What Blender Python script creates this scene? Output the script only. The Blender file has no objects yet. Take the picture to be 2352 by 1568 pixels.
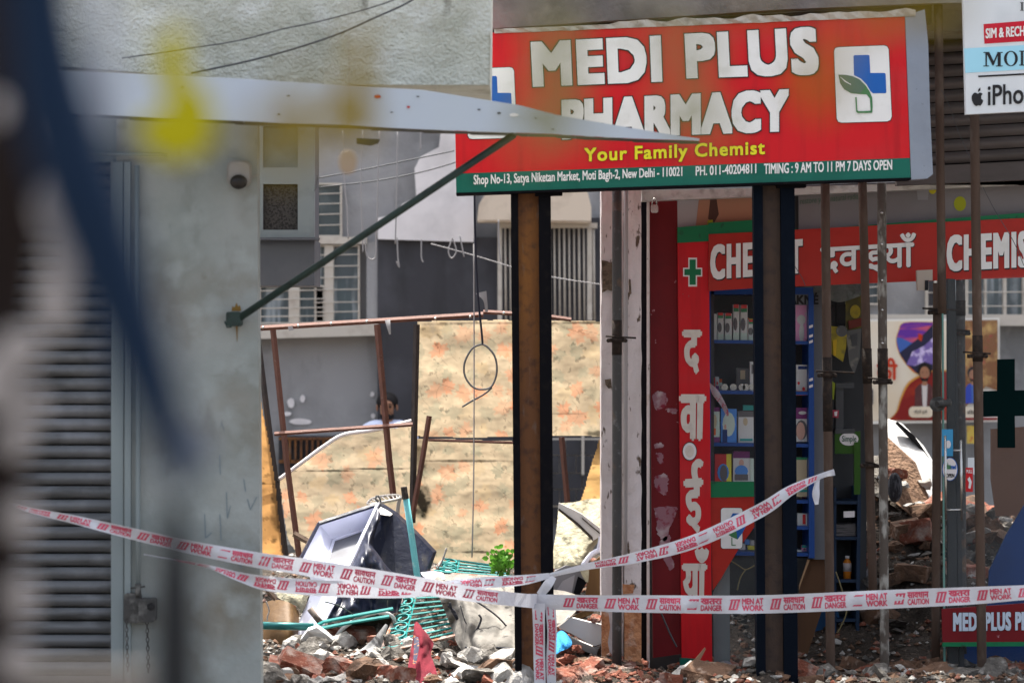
import bpy, bmesh, math, random
import numpy as np
from mathutils import Vector, Matrix, noise
random.seed(7)
C = bpy.context.scene.collection
sc = bpy.context.scene
# ------------------------------------------------------------------ camera
K = 0.36/2352          # metres per reference pixel per metre of distance (100 mm lens, 36 mm sensor)
ROLL = math.radians(0.4)
CAMZ = 2.05
cr, sr = math.cos(ROLL), math.sin(ROLL)
cd = bpy.data.cameras.new('camera'); cam = bpy.data.objects.new('camera', cd); C.objects.link(cam)
cd.lens = 100; cd.sensor_width = 36; cd.clip_start = 0.1; cd.clip_end = 600
cam.matrix_world = Matrix(((cr, sr, 0, 0), (0, 0, -1, 0), (-sr, cr, 0, CAMZ), (0, 0, 0, 1)))
cd.dof.use_dof = True; cd.dof.focus_distance = 16.3; cd.dof.aperture_fstop = 2.8
sc.camera = cam
# ------------------------------------------------------------------ light
SUN_EL, SUN_AZ = math.radians(68), math.radians(-12)     # azimuth from +Y (straight behind the scene), negative = left
w = bpy.data.worlds.new("World"); sc.world = w; w.use_nodes = True
nt = w.node_tree
sky = nt.nodes.new('ShaderNodeTexSky'); sky.sky_type = 'NISHITA'; sky.sun_disc = False
sky.sun_elevation = SUN_EL; sky.sun_rotation = SUN_AZ
sky.air_density = 0.8; sky.dust_density = 6.0; sky.ozone_density = 0.3
hz_ = nt.nodes.new('ShaderNodeHueSaturation'); hz_.inputs['Saturation'].default_value = .5   # dusty, pale city sky
nt.links.new(sky.outputs[0], hz_.inputs['Color']); nt.links.new(hz_.outputs[0], nt.nodes['Background'].inputs[0]); nt.nodes['Background'].inputs[1].default_value = 0.15
sd = bpy.data.lights.new('sun', 'SUN'); sd.energy = 3.4; sd.angle = math.radians(0.5); sd.color = (1, .95, .86)
so = bpy.data.objects.new('sun', sd); C.objects.link(so)
sdir = Vector((math.sin(SUN_AZ)*math.cos(SUN_EL), math.cos(SUN_AZ)*math.cos(SUN_EL), math.sin(SUN_EL)))
so.rotation_euler = sdir.to_track_quat('Z', 'Y').to_euler(); so.location = (0, 10, 20)
sc.view_settings.view_transform = 'Standard'; sc.view_settings.look = 'None'
sc.view_settings.gamma = 1; sc.view_settings.exposure = 1.72
# ------------------------------------------------------------------ helpers
def P(px, py, Y, z=0):
    u = (px-1176)*K*Y; v = (784-py)*K*Y
    return Vector((u*cr+v*sr, Y, CAMZ-u*sr+v*cr))
TO = {0: (0, 0), 1: (551.25, 0), 2: (1102.5, 0), 3: (1708.9, 0), 10: (0, 505.3), 11: (551.25, 505.3), 12: (1102.5, 505.3),
      13: (1708.9, 413.4), 20: (0, 1017.1), 21: (551.25, 1017.1), 22: (1102.5, 1017.1), 23: (1708.9, 1017.1)}
def q(t, *c):          # close-up coordinates -> picture coordinates (pairs)
    o = TO[t]; return [(o[0]+.3516*c[i], o[1]+.3516*c[i+1]) for i in range(0, len(c), 2)]
def wpx(n, Y): return n*K*Y
class Pl:              # a plane through three points given by place and distance
    def __init__(s, a, b, c):
        s.a = P(*a); s.n = (P(*b)-s.a).cross(P(*c)-s.a).normalized()
        if s.n.y > 0: s.n = -s.n
    def hit(s, px, py, off=0):
        o = Vector((0, 0, CAMZ)); d = P(px, py, 1)-o
        t = (s.a+s.n*off-o).dot(s.n)/d.dot(s.n)
        return o+d*t
def flat(Y): return Pl((0, 0, Y), (1000, 0, Y), (0, 1000, Y))
WL = {}
class G:
    def __init__(s): s.v = []; s.f = []; s.m = []; s.sm = []
    def add(s, vs, fs, mi=0, smooth=False):
        b = len(s.v); s.v += [Vector(x) for x in vs]
        for f in fs: s.f.append([b+i for i in f]); s.m.append(mi); s.sm.append(smooth)
        return s
    def slab(s, pts, ext, mi=0):      # polygon in front, pushed back by ext
        n = len(pts); pts = [Vector(p) for p in pts]; e = Vector(ext)
        s.add(pts+[p+e for p in pts], [list(range(n)), list(range(2*n-1, n-1, -1))]+[[i, n+i, n+(i+1) % n, (i+1) % n] for i in range(n)], mi)
        return s
    def px(s, pts, Y, t=.01, mi=0):   # polygon of picture points at distance Y (number or list), thickness t
        Ys = Y if isinstance(Y, (list, tuple)) else [Y]*len(pts)
        return s.slab([P(a, b, y) for (a, b), y in zip(pts, Ys)], (0, t, 0), mi)
    def rect(s, x0, y0, x1, y1, Y, t=.01, mi=0): return s.px([(x0, y0), (x1, y0), (x1, y1), (x0, y1)], Y, t, mi)
    def box(s, c, sz, mi=0, rot=None):
        c = Vector(c); hx, hy, hz = [a/2 for a in sz]
        vs = [Vector((x, y, z)) for z in (-hz, hz) for x, y in ((-hx, -hy), (hx, -hy), (hx, hy), (-hx, hy))]
        if rot: vs = [rot @ p for p in vs]
        return s.add([p+c for p in vs], [[0, 3, 2, 1], [4, 5, 6, 7], [0, 1, 5, 4], [1, 2, 6, 5], [2, 3, 7, 6], [3, 0, 4, 7]], mi)
    def tube(s, pts, r, n=10, mi=0, cap=True, asp=1):
        pts = [Vector(p) for p in pts]; R = r if isinstance(r, (list, tuple)) else [r]*len(pts)
        vs = []; up = None
        for i, p in enumerate(pts):
            d = (pts[min(i+1, len(pts)-1)]-pts[max(i-1, 0)]).normalized()
            if up is None: up = Vector((0, -1, 0)) if abs(d.y) < .9 else Vector((1, 0, 0))
            a = d.cross(up).normalized(); b = a.cross(d).normalized(); up = b
            for k in range(n):
                t = 2*math.pi*k/n; vs.append(p+(a*math.cos(t)*asp+b*math.sin(t))*R[i])
        m = len(pts)
        s.add(vs, [[i*n+k, i*n+(k+1) % n, (i+1)*n+(k+1) % n, (i+1)*n+k] for i in range(m-1) for k in range(n)], mi, n > 4)
        if cap: s.f += [[len(s.v)-m*n+k for k in range(n)][::-1], [len(s.v)-n+k for k in range(n)]]; s.m += [mi, mi]; s.sm += [False, False]
        return s
    def ball(s, c, r, n=10, mi=0, sz=(1, 1, 1)):
        c = Vector(c); vs = []; fs = []
        for i in range(n+1):
            a = math.pi*i/n
            for k in range(n*2): b = math.pi*k/n; vs.append(c+Vector((math.sin(a)*math.cos(b)*sz[0], math.sin(a)*math.sin(b)*sz[1], math.cos(a)*sz[2]))*r)
        for i in range(n):
            for k in range(n*2): fs.append([i*2*n+k, (i+1)*2*n+k, (i+1)*2*n+(k+1) % (2*n), i*2*n+(k+1) % (2*n)])
        return s.add(vs, fs, mi, True)
    def grid(s, fn, nu, nv, mi=0, smooth=True, thick=0):
        vs = [fn(i/nu, j/nv) for j in range(nv+1) for i in range(nu+1)]
        fs = [[j*(nu+1)+i, j*(nu+1)+i+1, (j+1)*(nu+1)+i+1, (j+1)*(nu+1)+i] for j in range(nv) for i in range(nu)]
        return s.add(vs, fs, mi, smooth)
    def mesh(s, name, mats, org=Vector((0, 0, 0))):
        me = bpy.data.meshes.new(name); me.from_pydata([v-org for v in s.v], [], s.f)
        for m in (mats if isinstance(mats, (list, tuple)) else [mats]): me.materials.append(m)
        me.polygons.foreach_set('material_index', s.m); me.polygons.foreach_set('use_smooth', s.sm)
        me.update(); return me
    def obj(s, name, mats, parent=None, label=None, cat=None, group=None, kind=None):
        if parent is not None: org = WL[parent.name]
        else:
            lo = Vector([min(v[i] for v in s.v) for i in range(3)]); hi = Vector([max(v[i] for v in s.v) for i in range(3)])
            org = Vector(((lo.x+hi.x)/2, (lo.y+hi.y)/2, lo.z))
        o = bpy.data.objects.new(name, s.mesh(name, mats, org)); C.objects.link(o)
        if parent is not None: o.parent = parent
        else: o.location = org
        WL[o.name] = org
        return tag(o, label, cat, group, kind)
def tag(o, label=None, cat=None, group=None, kind=None):
    for k, v in (('label', label), ('category', cat), ('group', group), ('kind', kind)):
        if v: o[k] = v
    return o
def thing(name, label, cat, loc, group=None):
    o = bpy.data.objects.new(name, None); C.objects.link(o); o.location = loc; WL[o.name] = Vector(loc); o.empty_display_size = .1
    return tag(o, label, cat, group)
def copy_tree(o, loc, label=None):
    c = o.copy(); C.objects.link(c); c.location = loc; WL[c.name] = Vector(loc)
    if label: c['label'] = label
    for ch in list(o.children):
        d = ch.copy(); C.objects.link(d); d.parent = c
        for g in list(ch.children): e = g.copy(); C.objects.link(e); e.parent = d
    return c
# ------------------------------------------------------------------ materials
def mat(name, col, rough=.6, metal=0, layers=(), bump=None, trans=0, attr=None, spec=.25, alpha=None, thin=None):
    m = bpy.data.materials.new(name); m.use_nodes = True; t = m.node_tree; N = t.nodes; L = t.links
    b = N['Principled BSDF']; b.inputs['Roughness'].default_value = rough; b.inputs['Metallic'].default_value = metal
    b.inputs['Specular IOR Level'].default_value = spec
    geo = N.new('ShaderNodeNewGeometry')
    if attr: a = N.new('ShaderNodeAttribute'); a.attribute_name = attr; cur = a.outputs['Color']
    else: r = N.new('ShaderNodeRGB'); r.outputs[0].default_value = (*col, 1); cur = r.outputs[0]
    def nz(scale, st=(1, 1, 1), det=5):
        mp = N.new('ShaderNodeMapping'); mp.inputs['Scale'].default_value = [scale*k for k in st]
        L.new(geo.outputs['Position'], mp.inputs[0]); n = N.new('ShaderNodeTexNoise'); n.inputs['Scale'].default_value = 1
        n.inputs['Detail'].default_value = det; L.new(mp.outputs[0], n.inputs['Vector']); return n.outputs['Fac']
    for l in layers:
        c2, scale, lo, hi = l[:4]; st = l[4] if len(l) > 4 else (1, 1, 1)
        mr = N.new('ShaderNodeMapRange'); mr.inputs[1].default_value = lo; mr.inputs[2].default_value = hi; L.new(nz(scale, st), mr.inputs[0])
        mx = N.new('ShaderNodeMix'); mx.data_type = 'RGBA'; L.new(mr.outputs[0], mx.inputs['Factor']); L.new(cur, mx.inputs['A'])
        mx.inputs['B'].default_value = (*c2, 1); cur = mx.outputs['Result']
    L.new(cur, b.inputs['Base Color'])
    if bump:
        bp = N.new('ShaderNodeBump'); bp.inputs['Distance'].default_value = bump[1]; bp.inputs['Strength'].default_value = 1
        L.new(nz(bump[0], bump[2] if len(bump) > 2 else (1, 1, 1), 6), bp.inputs['Height']); L.new(bp.outputs[0], b.inputs['Normal'])
    if trans:
        tr = N.new('ShaderNodeBsdfTranslucent'); L.new(cur, tr.inputs[0]); ms = N.new('ShaderNodeMixShader'); ms.inputs[0].default_value = trans
        L.new(b.outputs[0], ms.inputs[1]); L.new(tr.outputs[0], ms.inputs[2]); L.new(ms.outputs[0], N['Material Output'].inputs[0])
    if alpha is not None:
        tr = N.new('ShaderNodeBsdfTransparent'); ms = N.new('ShaderNodeMixShader'); ms.inputs[0].default_value = alpha
        L.new(tr.outputs[0], ms.inputs[1]); L.new(b.outputs[0], ms.inputs[2]); L.new(ms.outputs[0], N['Material Output'].inputs[0])
    return m
W3 = (1, 1, 1)
ST = (1, 1, .12)
M = {}
M['plaster'] = mat('rough_white_plaster', (.66, .69, .62), .9, 0, [((.4, .42, .35), 2.2, .45, .75), ((.72, .76, .74), 5, .5, .8), ((.2, .2, .16), 9, .66, .8, (1, 1, .3))], (70, .022))
M['wallpaint'] = mat('green_white_wall_paint', (.285, .31, .30), .8, 0, [((.17, .155, .12), 2.0, .5, .7), ((.15, .15, .13), 6, .62, .78, (1, 1, .35)), ((.2, .235, .225), 3, .42, .75), ((.34, .375, .37), 6, .5, .8), ((.12, .12, .085), 7, .64, .85), ((.1, .13, .15), 14, .7, .78, (1, 1, .4))], (30, .004))
M['shutter'] = mat('grey_shutter_steel', (.12, .128, .138), .7, .05, [((.04, .04, .037), 12, .5, .8, (.25, 1, 1)), ((.22, .23, .25), 4, .5, .8)], (40, .001))
M['shutter_r'] = mat('brown_grey_shutter_steel', (.10, .088, .086), .6, .1, [((.05, .044, .04), 8, .45, .8, (.2, 1, 1))], (40, .001))
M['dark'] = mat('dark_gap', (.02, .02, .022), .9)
M['rail'] = mat('grey_green_painted_steel', (.2, .24, .25), .5, .2, [((.15, .14, .13), 10, .6, .8, ST)])
M['awn'] = mat('pale_blue_sheet_metal', (.43, .49, .55), .4, .25, [((.42, .48, .56), 5, .45, .75), ((.2, .2, .22), 60, .72, .76)])
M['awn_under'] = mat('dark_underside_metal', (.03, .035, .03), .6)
M['greenrod'] = mat('dark_green_painted_rod', (.018, .035, .03), .45, 0, [((.01, .012, .012), 20, .5, .8)])
M['rust'] = mat('rusty_steel', (.15, .066, .03), .9, 0, [((.3, .125, .03), 7, .5, .8, (1, 1, .15)), ((.05, .03, .025), 20, .5, .8), ((.18, .14, .12), 26, .62, .8, (1, 1, .3))], (90, .002))
M['rust2'] = mat('brown_steel_web', (.068, .047, .037), .9, 0, [((.11, .06, .036), 6, .5, .8, (1, 1, .15)), ((.035, .028, .028), 18, .5, .8)], (90, .002))
M['black'] = mat('black_painted_steel', (.006, .006, .008), .8, 0, [((.014, .012, .012), 20, .55, .8)], (80, .001), spec=.04)
M['navy'] = mat('navy_black_steel', (.004, .0065, .012), .8, 0, [((.006, .01, .017), 20, .55, .8)], (80, .001), spec=.04)
M['pole'] = mat('weathered_scaffold_steel', (.08, .052, .038), .85, 0, [((.028, .02, .016), 9, .5, .75, ST), ((.13, .1, .08), 16, .55, .8, (1, 1, .4))], (60, .003))
M['pole_g'] = mat('grey_galvanised_scaffold_steel', (.06, .058, .056), .8, 0, [((.04, .035, .03), 11, .5, .75, ST), ((.22, .12, .06), 7, .6, .8), ((.2, .2, .2), 24, .6, .8)], (60, .003))
M['pole_w'] = mat('paint_splashed_scaffold_steel', (.085, .07, .058), .85, 0, [((.3, .29, .26), 22, .47, .62, (1, 1, .45)), ((.05, .04, .03), 12, .58, .8)], (60, .003))
M['clamp'] = mat('dark_rusty_clamp', (.022, .016, .013), .9, 0, [((.06, .038, .025), 40, .5, .8)], (90, .003))
M['peel'] = mat('peeling_white_paint', (.62, .56, .55), .85, 0, [((.47, .41, .39), 6, .45, .7, (1, 1, .3)), ((.1, .07, .05), 30, .62, .68, (1, 1, .35)), ((.3, .2, .13), 8, .66, .8)], (50, .006))
M['raw'] = mat('exposed_brown_mortar', (.16, .12, .085), .95, 0, [((.07, .05, .035), 40, .45, .7), ((.28, .21, .15), 60, .55, .75)], (90, .02))
M['orange_raw'] = mat('exposed_orange_plaster', (.5, .24, .12), .95, 0, [((.33, .13, .06), 20, .45, .7), ((.55, .42, .34), 12, .55, .8)], (70, .012))
M['conc'] = mat('grey_concrete', (.2, .195, .18), .9, 0, [((.1, .1, .095), 3, .45, .7), ((.26, .25, .22), 8, .55, .8)], (40, .006))
def flatm(n, c, r=.5, dirt=.25, s=8): return mat(n, c, r, 0, [(tuple(k*(1-dirt) for k in c), s, .5, .8), (tuple(k*.3+.03 for k in c), 45, .74, .8)], (5, .004))
M['red'] = mat('sign_red_vinyl', (.58, .005, .011), .5, 0, [((.5, .03, .035), 2.2, .5, .8, (.5, 1, 1.6)), ((.42, .005, .01), 5, .52, .8, (3, 1, .3)), ((.2, .1, .1), 60, .74, .78)], (4, .006, (2, 1, .5)))
M['red_o'] = flatm('orange_red_vinyl', (.40, .02, .011), .4)
M['red_d'] = mat('dark_red_painted_panel', (.16, .004, .008), .55, 0, [((.11, .003, .006), 5, .5, .8), ((.4, .22, .24), 26, .72, .76)], (6, .004))
M['green_s'] = flatm('sign_green_vinyl', (.004, .12, .085), .4)
M['green_b'] = mat('green_trim', (.005, .16, .06), .5, 0, [((.02, .03, .02), 22, .6, .7, (1, 1, .5))])
M['white_l'] = mat('white_lettering', (.78, .78, .76), .5, 0, [((.66, .66, .62), 14, .5, .8)])
M['cream_l'] = mat('cream_lettering', (.68, .62, .55), .5, 0, [((.5, .42, .38), 14, .55, .8)])
M['black_l'] = mat('black_print', (.015, .015, .017), .5)
M['yellow_l'] = mat('yellow_lettering', (.75, .68, .02), .5)
M['blue_l'] = mat('blue_print', (.01, .11, .42), .45)
M['greyg'] = mat('grey_green_print', (.09, .16, .12), .5)
M['leafg'] = mat('leaf_green_print', (.06, .2, .08), .5)
M['cyan_l'] = mat('light_cyan_print', (.35, .68, .82), .5)
M['white_p'] = mat('white_sign_panel', (.66, .7, .72), .45, 0, [((.56, .6, .62), 5, .5, .8)])
M['silver'] = mat('dull_galvanised_sheet', (.26, .295, .35), .5, .5, [((.22, .25, .3), 5, .45, .75), ((.05, .04, .04), 55, .72, .76)], (6, .006))
M['flash'] = mat('crumpled_white_tin', (.55, .54, .52), .5, .3, [((.3, .28, .26), 18, .5, .75)], (14, .02))
M['frame_b'] = mat('brown_painted_square_tube', (.14, .062, .045), .6, .1, [((.08, .04, .03), 16, .5, .8), ((.3, .24, .2), 50, .68, .75)], (60, .001))
M['frame_d'] = mat('dark_brown_square_tube', (.05, .04, .037), .7, .1, [((.02, .02, .02), 16, .5, .8)], (60, .001))
M['tin'] = mat('leaf_printed_fibre_sheet', W3, .6, 0, [], None, trans=.6, attr='Col')
M['concw'] = mat('lime_white_broken_plaster', (.38, .365, .34), .95, 0, [((.2, .19, .17), 12, .48, .7), ((.12, .1, .08), 30, .64, .72)], (70, .008))
M['concg'] = mat('broken_grey_concrete', (.115, .105, .092), .95, 0, [((.05, .045, .04), 14, .48, .7), ((.33, .31, .28), 22, .55, .75)], (80, .01))
M['brick'] = mat('broken_red_brick', (.2, .065, .04), .95, 0, [((.12, .04, .025), 12, .45, .7), ((.34, .27, .23), 9, .5, .66), ((.3, .17, .12), 40, .55, .7)], (80, .008))
M['brickd'] = mat('dusty_brown_brick', (.14, .08, .05), .95, 0, [((.055, .034, .023), 12, .45, .7), ((.36, .28, .22), 18, .6, .75)], (80, .008))
M['soil'] = mat('brown_rubble_soil', (.055, .044, .035), 1, 0, [((.03, .024, .018), 8, .45, .7), ((.17, .13, .1), 30, .58, .78)], (60, .03))
M['soil_r'] = mat('red_brick_dust', (.27, .1, .055), 1, 0, [((.12, .05, .03), 14, .45, .7), ((.42, .22, .14), 40, .55, .75)], (80, .02))
M['ground'] = mat('dusty_ground', (.13, .115, .1), 1, 0, [((.07, .06, .055), 3, .45, .7)], (20, .01))
M['wall_g'] = mat('grey_rendered_wall', (.33, .325, .325), .9, 0, [((.17, .17, .17), .9, .42, .68), ((.12, .12, .12), 3, .58, .8, (1, 1, .25)), ((.36, .36, .36), 5, .5, .8)], (30, .004))
M['wall_d'] = mat('charcoal_painted_wall', (.055, .054, .06), .85, 0, [((.04, .04, .042), 4, .5, .75, (1, 1, .2)), ((.09, .09, .1), 2, .5, .8)], (20, .003))
M['wall_w'] = mat('pale_painted_wall', (.78, .74, .73), .85, 0, [((.56, .53, .52), 3, .5, .8)])
M['cream'] = mat('cream_painted_metal', (.55, .5, .43), .6, 0, [((.42, .36, .3), 9, .5, .8)])
M['beige'] = mat('beige_fabric', (.68, .57, .45), .9, 0, [((.42, .34, .26), 5, .5, .8)])
M['win_dark'] = mat('dark_window_glass', (.07, .09, .1), .15, 0, [((.2, .24, .25), 3, .5, .8)])
M['win_blind'] = mat('pale_blinds_behind_glass', (.34, .38, .4), .4, 0, [((.1, .13, .14), 9, .42, .55, (1.6, 1, .12)), ((.1, .12, .13), 3, .5, .65)])
M['mesh'] = mat('dark_wire_mesh', (.05, .047, .045), .8, 0, [((.02, .018, .018), 90, .45, .6)], (150, .003))
M['bayw'] = mat('grey_green_window_frame', (.19, .22, .23), .6, 0, [((.13, .15, .16), 6, .5, .8)])
M['bayp'] = mat('slate_grey_panel', (.085, .09, .105), .6, 0, [((.12, .125, .14), 3, .5, .8)])
M['lilac'] = mat('lilac_white_plastic_liner', (.68, .70, .82), .4, 0, [((.58, .6, .72), 4, .5, .8), ((.2, .18, .14), 18, .68, .8)])
M['navyp'] = mat('navy_glossy_enamel', (.008, .012, .03), .4, 0, [((.05, .05, .052), 9, .55, .8, (2.5, 1, .25)), ((.2, .18, .14), 34, .68, .74, (1.5, 1, .12))], (7, .012), spec=.3)
M['greyin'] = mat('dusty_grey_inner_panel', (.13, .135, .15), .5, 0, [((.07, .07, .07), 4, .5, .8)])
M['teal'] = mat('teal_painted_steel', (.012, .24, .23), .5, 0, [((.008, .15, .15), 14, .5, .8), ((.3, .13, .08), 30, .68, .74)])
M['teal_l'] = mat('light_teal_painted_pipe', (.16, .5, .53), .5, 0, [((.1, .36, .4), 10, .45, .7, ST), ((.4, .6, .6), 30, .6, .75)])
M['burnt'] = mat('burnt_tar_crust', (.045, .038, .033), .95, 0, [((.12, .1, .08), 50, .5, .7)], (90, .01))
M['tarp'] = mat('dusty_beige_tarpaulin', (.24, .225, .2), .9, 0, [((.1, .095, .085), 5, .48, .7), ((.33, .31, .28), 12, .55, .8), ((.07, .065, .06), 16, .62, .7, (1, 1, 3))], (9, .02), trans=.15)  # last layer: dark stripes painting the shading of the folds
M['tarpg'] = mat('grey_sheet_metal_scrap', (.28, .29, .3), .5, .4, [((.16, .16, .16), 6, .45, .7)], (9, .01))
M['olive'] = mat('dirty_olive_basin', (.12, .115, .085), .6, 0, [((.05, .04, .03), 7, .5, .75)])
M['basinrim'] = mat('white_basin_rim', (.6, .6, .6), .4, 0, [((.3, .3, .28), 14, .55, .8)])
M['ochre'] = mat('ochre_rusty_tin', (.11, .058, .018), .6, .1, [((.09, .05, .02), 7, .45, .7), ((.2, .12, .04), 18, .58, .8)], (10, .01), trans=.15)
M['redcloth'] = mat('crimson_cloth', (.15, .01, .022), .95, 0, [((.09, .006, .014), 9, .5, .8)], (90, .002))
M['bluecloth'] = mat('bright_blue_cloth', (.03, .25, .55), .9, 0, [((.015, .14, .38), 9, .5, .8)], (60, .008))
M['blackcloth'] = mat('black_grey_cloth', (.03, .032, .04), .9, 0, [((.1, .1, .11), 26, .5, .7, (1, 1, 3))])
M['whitecloth'] = mat('lilac_white_cloth', (.6, .58, .66), .9, 0, [((.45, .43, .5), 12, .5, .8)])
M['foam'] = mat('cream_insulation_foam', (.36, .33, .23), .9, 0, [((.25, .24, .18), 7, .45, .7), ((.16, .17, .15), 10, .64, .8)], (25, .02))
M['paper'] = mat('white_boards', (.55, .55, .54), .7, 0, [((.5, .46, .42), 10, .6, .8)])
M['plas_g'] = mat('grey_plastic_box', (.17, .17, .19), .5)
M['card'] = mat('brown_board', (.2, .12, .055), .8, 0, [((.12, .07, .035), 9, .5, .8, ST)])
M['green_leaf'] = mat('fresh_green_leaf', (.1, .28, .03), .5, 0, [((.06, .16, .02), 20, .5, .8)], trans=.35)
M['tape'] = mat('white_barrier_tape', (.6, .62, .68), .4, 0, [((.64, .66, .7), 7, .5, .8)], (16, .012), trans=.2)
M['tape_r'] = mat('faded_red_tape_print', (.56, .08, .14), .45, 0, [((.66, .25, .3), 30, .55, .8)])
M['cable'] = mat('black_cable', (.015, .017, .03), .5)
M['wire'] = mat('dark_grey_wire', (.06, .065, .07), .6)
M['cord_w'] = mat('dusty_white_cord', (.3, .29, .29), .8)
M['skin'] = mat('brown_skin', (.3, .15, .09), .55)
M['hair'] = mat('black_hair', (.012, .01, .01), .7)
M['shirt'] = mat('pale_blue_shirt', (.6, .66, .85), .85)
M['trouser'] = mat('dark_trousers', (.03, .035, .05), .9)
M['glass'] = mat('clear_shop_glass', (.35, .4, .42), .03, 0, [], alpha=.035)
M['glass_e'] = mat('green_glass_edge', (.12, .25, .22), .1)
M['chrome'] = mat('brushed_steel', (.5, .5, .48), .25, .9)
M['intwall'] = mat('grey_laminate_partition', (.05, .052, .055), .7, 0, [((.03, .032, .035), 4, .5, .8)])
M['panelw'] = mat('grey_white_side_panel', (.12, .125, .135), .5, 0, [((.15, .155, .17), 3, .5, .8)])
M['blue_f'] = mat('blue_cabinet_frame', (.006, .055, .25), .4)
M['blue_d'] = mat('dark_blue_rack_frame', (.008, .025, .06), .5)
M['blue_b'] = mat('blue_board', (.003, .035, .15), .6, 0, [((.002, .025, .11), 3, .5, .8)])
M['tan'] = mat('tan_board', (.18, .095, .06), .7, 0, [((.14, .075, .05), 3, .5, .8)])
M['dkgreen'] = mat('dark_green_film', (.001, .009, .009), .8, spec=.03)
M['cctv'] = mat('grey_camera_housing', (.27, .26, .24), .5)
M['dome'] = mat('smoked_dome', (.02, .018, .016), .08)
M['grime'] = mat('grimy_iron', (.06, .06, .058), .7, .3, [((.18, .18, .17), 18, .5, .7)], (60, .006))
M['graf'] = mat('faded_blue_marker', (.15, .2, .23), .8)
M['rst'] = mat('rust_stain', (.2, .12, .03), .9)
def simple(n, c, r=.55): return mat(n, c, r)
# ------------------------------------------------------------------ text and print
_tc = {}
def tgeo(s, sp=1.0):
    if (s, sp) in _tc: return _tc[(s, sp)]
    c = bpy.data.curves.new('t', 'FONT'); c.body = s; c.space_character = sp; c.resolution_u = 3; c.fill_mode = 'FRONT'
    o = bpy.data.objects.new('t', c); C.objects.link(o)
    dg = bpy.context.evaluated_depsgraph_get(); me = bpy.data.meshes.new_from_object(o.evaluated_get(dg))
    v = np.array([x.co[:2] for x in me.vertices]); f = [list(p.vertices) for p in me.polygons]
    bpy.data.objects.remove(o); bpy.data.curves.remove(c); bpy.data.meshes.remove(me)
    _tc[(s, sp)] = (v, f); return v, f
def bil(c, u, v):      # c: TL TR BR BL picture corners
    return (c[0][0]*(1-u)*(1-v)+c[1][0]*u*(1-v)+c[2][0]*u*v+c[3][0]*(1-u)*v, c[0][1]*(1-u)*(1-v)+c[1][1]*u*(1-v)+c[2][1]*u*v+c[3][1]*(1-u)*v)
def text(g, pl, s, c, bold=0, off=.003, mi=0, sp=1.0, outline=0, omi=1, shadow=None):
    rnd_ = ord(s[0]) > 2000
    v, f = tgeo(s, sp); lo = v.min(0)-bold; hi = v.max(0)+bold
    W = math.dist(c[0], c[1]); H = math.dist(c[0], c[3]); k = (hi-lo)[0]/(hi-lo)[1]*H/W     # keeps the bold even in both directions
    def lay(r, o0, mi, dx=0, dy=0):
        nx_ = math.ceil(r*k/.034); ny_ = math.ceil(r/.034)
        ker = [(a/max(1, nx_), b_/max(1, ny_)) for a in range(-nx_, nx_+1) for b_ in range(-ny_, ny_+1)]
        if rnd_: ker = [c_ for c_ in ker if c_[0]**2+c_[1]**2 <= 1.05] or [(0, 0)]
        for i, (kx, ky) in enumerate(ker):
            ox = dx+r*kx*k; oy = dy+r*ky
            pts = []
            for x, y in v:
                u = (x+ox-lo[0])/(hi[0]-lo[0]); w_ = 1-(y+oy-lo[1])/(hi[1]-lo[1]); pts.append(pl.hit(*bil(c, u, w_), o0+i*.00003))
            g.add(pts, f, mi)
    if shadow: lay(bold, off-.0012-.001, omi, shadow[0], shadow[1])
    if outline: lay(bold+outline, off-.0012, omi)
    lay(bold, off, mi)
def pol(g, pl, pts, off=.002, mi=0, t=.0008):
    g.slab([pl.hit(x, y, off) for x, y in pts], -pl.n*t, mi)
def rr(x0, y0, x1, y1, r=8, n=4):
    o = []
    for cx, cy, a0 in ((x1-r, y0+r, -90), (x1-r, y1-r, 0), (x0+r, y1-r, 90), (x0+r, y0+r, 180)):
        for i in range(n+1): a = math.radians(a0+90*i/n); o.append((cx+r*math.cos(a), cy+r*math.sin(a)))
    return o
def ell(cx, cy, rx, ry, n=20): return [(cx+rx*math.cos(2*math.pi*i/n), cy+ry*math.sin(2*math.pi*i/n)) for i in range(n)]
def crs(pts, n=8):     # smooth curve through points (tuples of any length)
    o = []; m = len(pts)
    for i in range(m-1):
        p = [np.array(pts[max(0, min(m-1, i+k))], float) for k in (-1, 0, 1, 2)]
        for j in range(n):
            t = j/n; o.append(tuple(.5*((2*p[1])+(-p[0]+p[2])*t+(2*p[0]-5*p[1]+4*p[2]-p[3])*t*t+(-p[0]+3*p[1]-3*p[2]+p[3])*t**3)))
    o.append(tuple(pts[-1])); return o
def pxtube(g, pts, Y, wd, n=8, sm=6, mi=0):
    pp = crs([(a, b, (Y if not isinstance(Y, (list, tuple)) else Y[i])) for i, (a, b) in enumerate(pts)], sm) if sm > 1 else [(a, b, Y if not isinstance(Y, (list, tuple)) else Y[i]) for i, (a, b) in enumerate(pts)]
    yy = pp[0][2]; return g.tube([P(a, b, y) for a, b, y in pp], wpx(wd, yy)/2, n, mi)
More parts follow.
